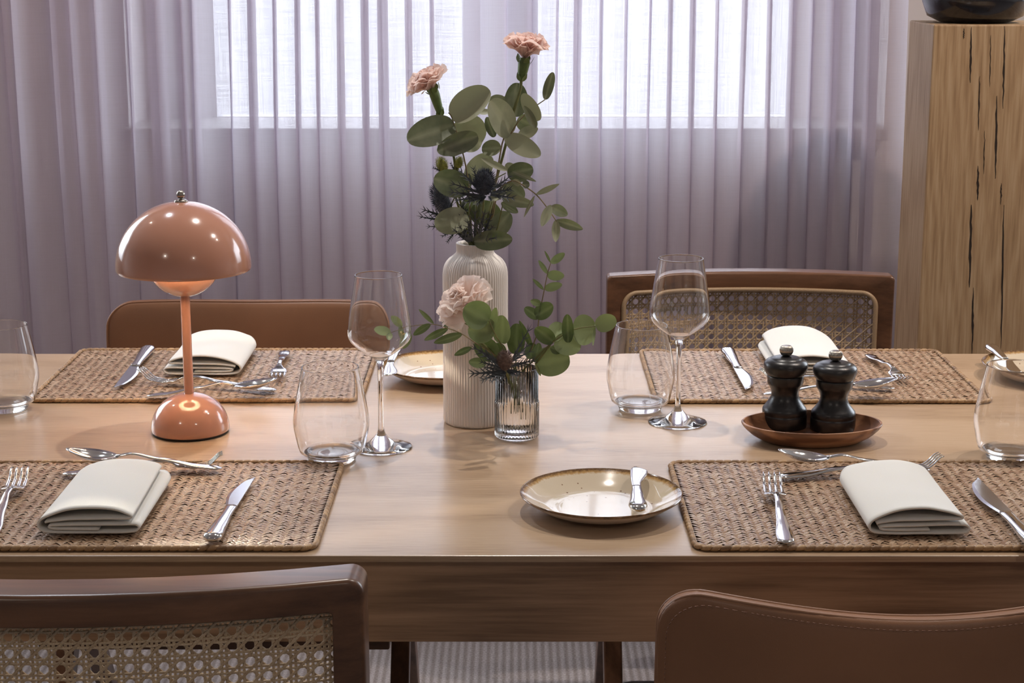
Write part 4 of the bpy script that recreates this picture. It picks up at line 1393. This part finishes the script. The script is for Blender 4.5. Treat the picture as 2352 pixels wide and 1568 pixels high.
branch('eucalyptus_branch', 'eucalyptus branch with broad khaki leaves at the upper left of the tall bouquet', A, 2.8, vy,
       [[(575, 1470, 0), (560, 1250, 0), (545, 1040, -.01), (510, 860, -.015), (460, 700, -.01), (440, 640, -.01), (420, 612, -.01)]],
       [(440, 645, 688, 470, 175, -.01, -.02, .95, .5), (458, 690, 155, 792, 165, -.01, -.035, .30, .5), (452, 690, 640, 800, 205, 0, .02, .85, .45),
        (610, 762, 348, 862, 118, -.02, -.03, .32, .55), (505, 850, 350, 830, 90, -.01, -.02, .25, .6), (545, 1060, 690, 885, 135, .01, .02, .75, .5),
        (470, 660, 560, 640, 120, .01, .03, .8, .5)], M_LEAF, M_STEMB, 1, 'eucalyptus in the tall vase')
branch('eucalyptus_branch', 'tall eucalyptus branch reaching up the right side of the tall bouquet', A, 2.8, vy,
       [[(650, 1470, 0), (700, 1250, -.01), (740, 960, -.015), (775, 780, -.01), (822, 745, -.01), (870, 670, -.01), (940, 600, -.01), (1042, 528, -.01)]],
       [(825, 752, 688, 535, 165, -.01, -.035, .55, .5), (785, 762, 1012, 890, 112, -.01, -.025, .85, .6), (850, 640, 862, 420, 130, .01, .02, .15, .55),
        (680, 545, 790, 525, 75, .01, .02, .6, .6), (1000, 665, 900, 488, 88, -.01, -.02, 1.0, .55), (982, 710, 905, 568, 55, -.02, -.03, .35, .7),
        (865, 650, 985, 710, 105, .02, .03, .2, .5), (870, 765, 996, 712, 80, 0, 0, .6, .7), (1042, 528, 1092, 352, 62, -.01, -.01, .15, .55),
        (758, 838, 635, 845, 92, 0, .01, .4, .55), (715, 770, 665, 640, 62, .01, .01, .15, .6), (692, 610, 600, 602, 42, 0, .01, .8, .8),
        (800, 560, 795, 500, 60, .02, .02, .7, .6)], M_LEAF, M_STEMB, 2, 'eucalyptus in the tall vase')
branch('eucalyptus_branch', 'eucalyptus branch low in the tall bouquet, leaves spilling over the vase mouth', A, 2.8, vy,
       [[(610, 1470, 0), (640, 1300, -.02), (640, 1150, -.03), (690, 1060, -.03), (790, 1000, -.03)],
        [(585, 1470, 0), (470, 1330, -.02), (440, 1200, -.02), (520, 1090, -.03)], [(650, 1470, 0), (720, 1400, -.02), (770, 1200, -.03)]],
       [(545, 1095, 325, 1035, 150, -.03, -.05, .12, .5), (800, 1010, 965, 972, 110, -.02, -.02, .22, .55), (800, 985, 630, 905, 42, -.03, -.04, .9, .8),
        (795, 1075, 905, 1162, 92, -.02, -.02, .35, .55), (765, 1162, 970, 1205, 72, -.03, -.03, .45, .65), (760, 1190, 868, 1255, 55, -.02, -.02, .2, .7),
        (545, 1275, 334, 1345, 150, -.03, -.05, .6, .5), (700, 1395, 815, 1255, 115, -.02, -.02, .35, .55), (585, 1440, 832, 1425, 110, -.03, -.055, .12, .55),
        (640, 1345, 690, 1180, 180, 0, 0, .12, .5), (560, 1300, 600, 1150, 140, .01, .01, .15, .5), (690, 1170, 795, 1112, 60, -.04, -.04, .7, .6),
        (840, 990, 790, 940, 60, -.01, 0, .7, .7), (560, 1010, 480, 1150, 110, .01, .02, .15, .6), (830, 990, 985, 1055, 28, -.03, -.03, .4, .8),
        (800, 1250, 740, 1380, 100, 0, .01, .2, .6), (840, 1080, 770, 1130, 70, 0, 0, .3, .6)], M_LEAF, M_STEM, 3, 'eucalyptus in the tall vase')
branch('eucalyptus_twig', 'thin twisting eucalyptus twig drooping to the right of the tall bouquet', A, 2.8, vy-.01,
       [[(640, 1470, 0.01), (700, 1300, .0), (740, 1120, -.01), (830, 1050, -.02), (900, 1080, -.03), (985, 1140, -.03), (1060, 1230, -.035), (1115, 1312, -.04)]],
       [(880, 1078, 838, 1042, 40, -.02, -.02, .8, .5), (895, 1075, 942, 1075, 52, -.03, -.03, .25, .5), (982, 1138, 1135, 1070, 36, -.03, -.03, .75, .9),
        (975, 1145, 905, 1285, 22, -.03, -.03, .5, .9), (1078, 1215, 1186, 1270, 70, -.035, -.02, .3, .7), (1078, 1205, 1020, 1345, 62, -.035, -.05, .65, .8),
        (1110, 1305, 1285, 1362, 62, -.04, -.03, .3, .75), (1112, 1300, 1110, 1445, 52, -.04, -.05, .55, .8)], M_LEAF, M_STEMB, 4, 'eucalyptus in the tall vase')

def carnation(label, conv, k, Y0, head, axis, Rpx, calyx_end, stem_pts, seed, spread=1.38, tone=.5, npet=46):
    """head: centre (zx, zy), axis: direction the flower opens to, Rpx: radius in zoom px"""
    rnd = random.Random(seed)
    c = conv(head[0], head[1], Y0); ce = conv(calyx_end[0], calyx_end[1], Y0+calyx_end[2])
    R = Rpx/k/FPX*depth(Y0, ZT+.2)
    ax = Vector(axis).normalized()
    e = empty('carnation', ce); off = Vector(e.location)
    u0 = ax.orthogonal().normalized(); v0 = ax.cross(u0)
    base = c-ax*R*.75
    mb = MB()
    for i in range(npet):
        f = (i+.5)/npet; ring = f**.6
        phi = i*2.39996; lean = ring*spread+rnd.uniform(-.08, .08) if f > .28 else rnd.uniform(-.1, .55)
        rad = (u0*math.cos(phi)+v0*math.sin(phi))
        d = (ax*math.cos(lean)+rad*math.sin(lean)).normalized()
        Ln = R*(.95+.38*ring)*rnd.uniform(.9, 1.08)*(1 if f > .28 else .62)
        side = d.cross(rad if lean < 1.2 else ax)
        if side.length < .1: side = d.orthogonal()
        side.normalize(); nr = side.cross(d).normalized()
        wd = R*(.55+.38*ring)*rnd.uniform(.85, 1.1)
        nu, nv = 7, 12; P = []; ph = rnd.uniform(0, 6); fr = rnd.choice((2.5, 3.5, 4.5))
        for a in range(nu+1):
            t = a/nu
            hw = wd*(.12+.88*t**.9)*.62
            row = []
            for b in range(nv+1):
                v = -1+2*b/nv
                edge = 1-.20*v*v-(.018 if b % 2 else 0)*(t > .9)
                p = base+ax*R*(.12*(1-f) if f > .28 else .42)+d*(Ln*t*edge)+side*(hw*v)
                p += nr*(R*.13*t*t*math.sin(v*fr+ph)+R*.018*t**3*math.sin(v*9+ph))
                p += (-ax)*(R*.20*ring*t**3)+rad*R*.06*t*t*v*v
                row.append(p)
            P.append(row)
        mb.grid(P, max(0, min(1, tone+rnd.uniform(-.25, .25))))
    for v in mb.v: v -= off
    mb.build('petals', M_PETAL, e, attr=True, fix=False)
    # calyx
    mb = MB(); n = 8; pts = []; rr = []
    top = base+ax*R*.02
    for a in range(n+1):
        t = a/n; pts.append(ce.lerp(top, t)); rr.append(R*interp([(0, .09), (.12, .17), (.5, .22), (.8, .25), (1, .20)], t))
    mb.tube(pts, rr, 16, cap=False)
    for q in range(5):
        an = q*2*PI/5+.4; rad = u0*math.cos(an)+v0*math.sin(an)
        leaf(mb, top+rad*R*.24-ax*R*.22, top+rad*R*.40+ax*R*.12, R*.26, rad, .05, 0, .9, .5)
    for q in range(4):
        an = q*2*PI/4; rad = u0*math.cos(an)+v0*math.sin(an); dd = (top-ce).normalized()
        leaf(mb, ce+rad*R*.08-dd*R*.05, ce+rad*R*.26+dd*R*.28, R*.24, rad, .05, 0, .9, .4)
    for v in mb.v: v -= off
    mb.build('calyx', M_CALYX, e, attr=True)
    mb = MB(); pts = smooth_path([ce]+[conv(x, y, Y0+dy) for x, y, dy in stem_pts], 5)
    mb.tube(pts, R*.062, 8)
    for v in mb.v: v -= off
    mb.build('stem', M_STEM, e)
    tag(e, label, 'flower', 'blush carnations')
    return e
carnation('blush carnation at the upper left of the tall bouquet, facing left', A, 2.8, vy, (258, 378), (-.6, -.15, .8), 134, (372, 632, 0),
          [(400, 720, .01), (455, 900, .01), (480, 1100, .01), (560, 1470, 0)], 5, spread=1.02, tone=.45)
carnation('blush carnation standing highest at the top of the tall bouquet', A, 2.8, vy+.01, (925, 150), (.12, -.15, 1), 152, (888, 402, 0),
          [(880, 470, 0), (835, 620, 0), (780, 850, .01), (700, 1150, .01), (640, 1470, 0)], 6, spread=.80, tone=.3)

def thistle(label, conv, k, Y0, head, ax, Rpx, Hpx, bracts, stem_pts, seed, core=M_THISTLE, nsp=420, name='thistle', spl=.26):
    rnd = random.Random(seed)
    c = conv(head[0], head[1], Y0); sc = 1/k/FPX*depth(Y0, ZT+.15)
    R, H = Rpx*sc, Hpx*sc; ax = Vector(ax).normalized(); u0 = ax.orthogonal().normalized(); v0 = ax.cross(u0)
    e = empty(name, c-ax*H*.5); off = Vector(e.location)
    mb = MB(); n = 9; pts = []; rr = []
    for a in range(n+1):
        t = a/n; pts.append(c+ax*H*(t-.5)*.8); rr.append(max(.0004, R*.72*math.sin(PI*(.12+.88*t)**.8)**.6))
    mb.tube(pts, rr, 14)
    for i in range(nsp):
        f = (i+.5)/nsp; th = math.acos(1-2*f*.93); ph = i*2.39996
        d = (ax*math.cos(th)+(u0*math.cos(ph)+v0*math.sin(ph))*math.sin(th))
        p = c+ax*(H*.38*math.cos(th))+(d-ax*d.dot(ax))*R*.70
        dd = (d+ax*.45+Vector((rnd.uniform(-.15, .15),)*3)).normalized()
        q = p+dd*R*spl*2*rnd.uniform(.7, 1.15)
        s = dd.orthogonal().normalized()*R*.035; s2 = dd.cross(s)
        mb.add([p+s, p-s*.5+s2*.8, p-s*.5-s2*.8, q], [(0, 1, 3), (1, 2, 3), (2, 0, 3)], rnd.random())
    for v in mb.v: v -= off
    mb.build('flower_head', core, e, attr=True, fix=False, smooth=False)
    if bracts:
        mb = MB()
        for (bx, by, tx, ty, w, db, dt) in bracts:
            serrated(mb, conv(bx, by, Y0+db), conv(tx, ty, Y0+dt), w*sc, Vector((rnd.uniform(-.3, .3), -1, rnd.uniform(0, .8))), rnd.random(), rnd.choice((4, 5)))
        for v in mb.v: v -= off
        mb.build('bracts', M_THISTLEB, e, attr=True, fix=False)
    mb = MB(); p2 = smooth_path([c-ax*H*.4]+[conv(x, y, Y0+dy) for x, y, dy in stem_pts], 5)
    mb.tube(p2, .0016, 8)
    for v in mb.v: v -= off
    mb.build('stem', M_STEM, e)
    tag(e, label, 'flower', 'sea holly thistles')
    return e
thistle('large blue-grey thistle in the centre of the tall bouquet', A, 2.8, vy-.045, (652, 1058), (.12, -.35, 1), 74, 190,
        [(650, 1150, 405, 1120, 50, 0, -.02), (650, 1150, 440, 1180, 40, 0, -.02), (650, 1150, 505, 1200, 45, 0, -.025), (660, 1150, 590, 1215, 40, 0, -.02),
         (680, 1150, 700, 1185, 40, 0, -.02), (690, 1140, 860, 1165, 50, 0, -.02), (690, 1130, 840, 1100, 45, 0, 0), (700, 1110, 830, 1010, 40, 0, .01),
         (620, 1110, 480, 970, 45, 0, .01), (620, 1100, 575, 950, 35, 0, .01), (630, 1130, 420, 1060, 40, 0, 0), (690, 1110, 800, 1060, 35, 0, .01)],
        [(640, 1250, .02), (600, 1470, .045)], 7, nsp=520)
thistle('dark thistle leaning left low in the tall bouquet', A, 2.8, vy-.02, (372, 1165), (-.35, -.1, 1), 68, 235,
        [(420, 1290, 236, 1228, 42, 0, -.02), (430, 1310, 210, 1273, 44, 0, -.03), (430, 1350, 270, 1342, 30, 0, -.02), (450, 1370, 372, 1412, 30, 0, -.01),
         (460, 1380, 405, 1455, 26, 0, -.02), (450, 1290, 545, 1230, 50, 0, -.01)],
        [(460, 1330, .0), (570, 1470, .02)], 8, nsp=420)
thistle('small yellow-green thistle bud at the left of the tall bouquet', A, 2.8, vy+.0, (378, 945), (-.3, -.1, 1), 44, 110,
        [(400, 1000, 310, 960, 24, 0, -.01), (420, 1010, 450, 1020, 30, 0, 0)], [(440, 1060, 0), (480, 1200, 0), (575, 1470, 0)], 9, core=M_THISTLEY, nsp=240)
thistle('smallest yellow-green thistle bud tucked behind the broad leaves', A, 2.8, vy+.01, (488, 930), (.25, -.1, 1), 34, 85,
        [(470, 1000, 430, 930, 24, 0, 0)], [(475, 1100, 0), (520, 1250, 0), (585, 1470, 0)], 10, core=M_THISTLEY, nsp=200)
# dark spiky leaf sprays at the vase mouth
e = empty('sea_holly_sprig', A(600, 1450, vy-.02)); mb = MB(); rnd = random.Random(4)
for (bx, by, tx, ty, w_, dt) in [(560, 1440, 480, 1330, 50, -.03), (570, 1440, 540, 1290, 50, -.03), (600, 1440, 640, 1310, 55, -.04), (620, 1440, 720, 1330, 50, -.03), (600, 1440, 750, 1410, 45, -.04),
                                (550, 1440, 440, 1350, 50, -.04), (590, 1440, 590, 1220, 45, -.02), (640, 1420, 700, 1240, 40, -.02), (540, 1440, 500, 1250, 45, -.01), (610, 1420, 660, 1230, 60, -.03), (570, 1400, 500, 1180, 50, -.0)]:
    serrated(mb, A(bx, by, vy-.02), A(tx, ty, vy-.02+dt), w_/2.8/FPX*depth(vy, ZT+.2), Vector((rnd.uniform(-.4, .4), -1, .3)), rnd.random(), 4)
for v in mb.v: v -= Vector(e.location)
mb.build('foliage', M_THISTLEB, e, attr=True, fix=False)
mb = MB()
for (x, y) in ((540, 1250), (600, 1180), (640, 1160), (700, 1180)):
    mb.tube([A(x, y, vy-.015), A(600+(x-600)*.3, 1470, vy)], .0018, 7)
for v in mb.v: v -= Vector(e.location)
mb.build('stem', M_STEM, e)
tag(e, 'dark spiky sea holly sprig in the mouth of the tall white vase', 'branch')

# small posy ------------------------------------------------------------
gy = GY
def glass_stem(x, y, dy): return [(1080+(x-1080)*.25, 850, dy*.3), (1040+(x-1080)*.1, 1010, 0), (1065-(x-1065)*.12, 1140, .0)]
branch('eucalyptus_branch', 'eucalyptus branch with round green leaves at the left of the small posy', B_, 2.903, gy,
       [[(1100, 1180, .0), (1075, 900, -.0), (1000, 740, -.03), (920, 600, -.065), (880, 510, -.085)], [(1060, 850, -.0), (1060, 740, 0)]],
       [(875, 510, 712, 425, 160, -.085, -.095, .45, .5), (915, 575, 740, 570, 150, -.065, -.085, .35, .5), (870, 610, 928, 425, 62, -.065, -.075, .9, .6),
        (965, 662, 970, 475, 112, -.04, -.05, .5, .5), (1060, 735, 1068, 530, 108, 0, 0, .1, .5), (940, 745, 790, 650, 140, -.01, 0, .05, .5),
        (860, 800, 745, 785, 68, -.02, -.03, .3, .6), (1000, 720, 880, 740, 120, -.01, 0, .05, .5)], M_LEAFG, M_STEM, 11, 'eucalyptus in the small glass vase')
branch('eucalyptus_twig', 'thin eucalyptus twig of the small posy reaching left behind the wine glass', B_, 2.903, gy,
       [[(1050, 1130, .0), (1060, 850, 0), (900, 730, -.01), (790, 660, -.01), (700, 600, 0), (600, 560, .01), (500, 535, .02), (355, 550, .04), (230, 590, .06)]],
       [(490, 535, 375, 608, 48, .02, .02, .3, .7), (605, 565, 448, 642, 48, .01, .0, .2, .75), (702, 600, 512, 660, 58, 0, -.01, .3, .75), (512, 532, 412, 435, 30, .02, .03, .5, .8),
        (605, 562, 570, 508, 34, .01, .02, .2, .7), (355, 590, 305, 698, 62, .04, .03, .6, .65), (318, 548, 232, 480, 58, .05, .05, .8, .65), (230, 588, 112, 565, 62, .06, .06, .8, .65),
        (225, 590, 215, 642, 46, .06, .05, .4, .6), (300, 545, 320, 645, 50, .05, .05, .3, .6), (765, 690, 648, 742, 42, -.01, -.02, .3, .75)], M_LEAFG, M_STEMB, 12, 'eucalyptus in the small glass vase', .0009)
branch('eucalyptus_twig', 'upright eucalyptus twig with paired leaves in the small posy', B_, 2.903, gy,
       [[(1095, 1160, 0), (1110, 850, 0), (1195, 620, .01), (1215, 480, .01), (1250, 300, .015), (1270, 200, .02), (1292, 125, .02)]],
       [(1293, 128, 1385, 62, 52, .02, .02, .9, .65), (1290, 125, 1250, 45, 16, .02, .02, .4, .8), (1268, 208, 1382, 212, 68, .02, .01, .9, .6), (1272, 200, 1210, 108, 32, .02, .03, .5, .8),
        (1250, 300, 1368, 270, 58, .015, .01, .9, .65), (1245, 305, 1170, 232, 26, .015, .02, .5, .8), (1228, 402, 1156, 378, 46, .01, .0, .6, .65), (1188, 480, 1308, 410, 98, .01, .0, .15, .5),
        (1215, 495, 1118, 425, 70, .01, .02, .1, .55)], M_LEAFG, M_STEMB, 13, 'eucalyptus in the small glass vase', .0010)
branch('eucalyptus_branch', 'eucalyptus branch with broad green leaves reaching right from the small posy', B_, 2.903, gy,
       [[(1050, 1150, 0), (1090, 880, 0), (1185, 770, -.01), (1310, 650, -.02), (1440, 572, -.025), (1590, 548, -.03)], [(1190, 800, -.01), (1300, 660, -.02)]],
       [(1312, 655, 1188, 560, 92, -.02, -.03, .1, .55), (1310, 652, 1345, 520, 100, -.02, 0, .6, .55), (1315, 650, 1492, 690, 130, -.02, -.02, .75, .5), (1408, 658, 1402, 468, 76, -.025, -.03, .12, .55),
        (1438, 572, 1592, 575, 178, -.025, -.02, .8, .45), (1592, 552, 1728, 500, 105, -.03, -.03, .8, .5), (1588, 560, 1573, 678, 22, -.03, -.04, .6, .8), (1588, 556, 1605, 505, 18, -.03, -.02, .4, .8),
        (1192, 800, 1418, 760, 175, -.01, -.02, .6, .45), (1190, 790, 1215, 660, 62, -.01, 0, .3, .6), (1150, 770, 1175, 660, 80, 0, .01, .1, .55), (1170, 700, 1082, 510, 42, .01, .02, .1, .75),
        (1290, 690, 1365, 720, 60, -.02, -.02, .3, .7), (1225, 880, 1185, 790, 20, -.01, -.02, .6, .8)], M_LEAFG, M_STEM, 14, 'eucalyptus in the small glass vase')
carnation('large pale blush carnation of the small posy in front of the white vase', B_, 2.903, gy-.035, (672, 330), (-.5, -.45, .75), 168, (745, 525, .012),
          [(790, 620, .02), (960, 800, .03), (1080, 1100, .03)], 15, tone=.95, npet=52)
thistle('grey-violet thistle at the front of the small posy', B_, 2.903, gy-.045, (985, 775), (-.05, -.45, 1), 62, 170,
        [(985, 850, 732, 866, 52, 0, -.01), (985, 850, 812, 915, 50, 0, -.02), (985, 850, 882, 930, 48, 0, -.03), (990, 855, 945, 936, 44, 0, -.03), (1000, 850, 1085, 885, 40, 0, -.02),
         (1000, 840, 1132, 862, 44, 0, -.02), (1010, 820, 1205, 768, 46, 0, 0), (1000, 810, 1160, 655, 40, 0, .01), (970, 800, 752, 675, 52, 0, 0), (960, 820, 800, 700, 44, 0, .01),
         (970, 830, 805, 778, 40, 0, -.01), (970, 840, 830, 820, 40, 0, -.02), (1020, 800, 1168, 530, 36, .01, .03), (1000, 800, 1180, 700, 36, 0, .02)],
        [(1010, 900, .02), (1080, 1140, .045)], 16, core=M_THISTLEC, nsp=420, spl=.18)
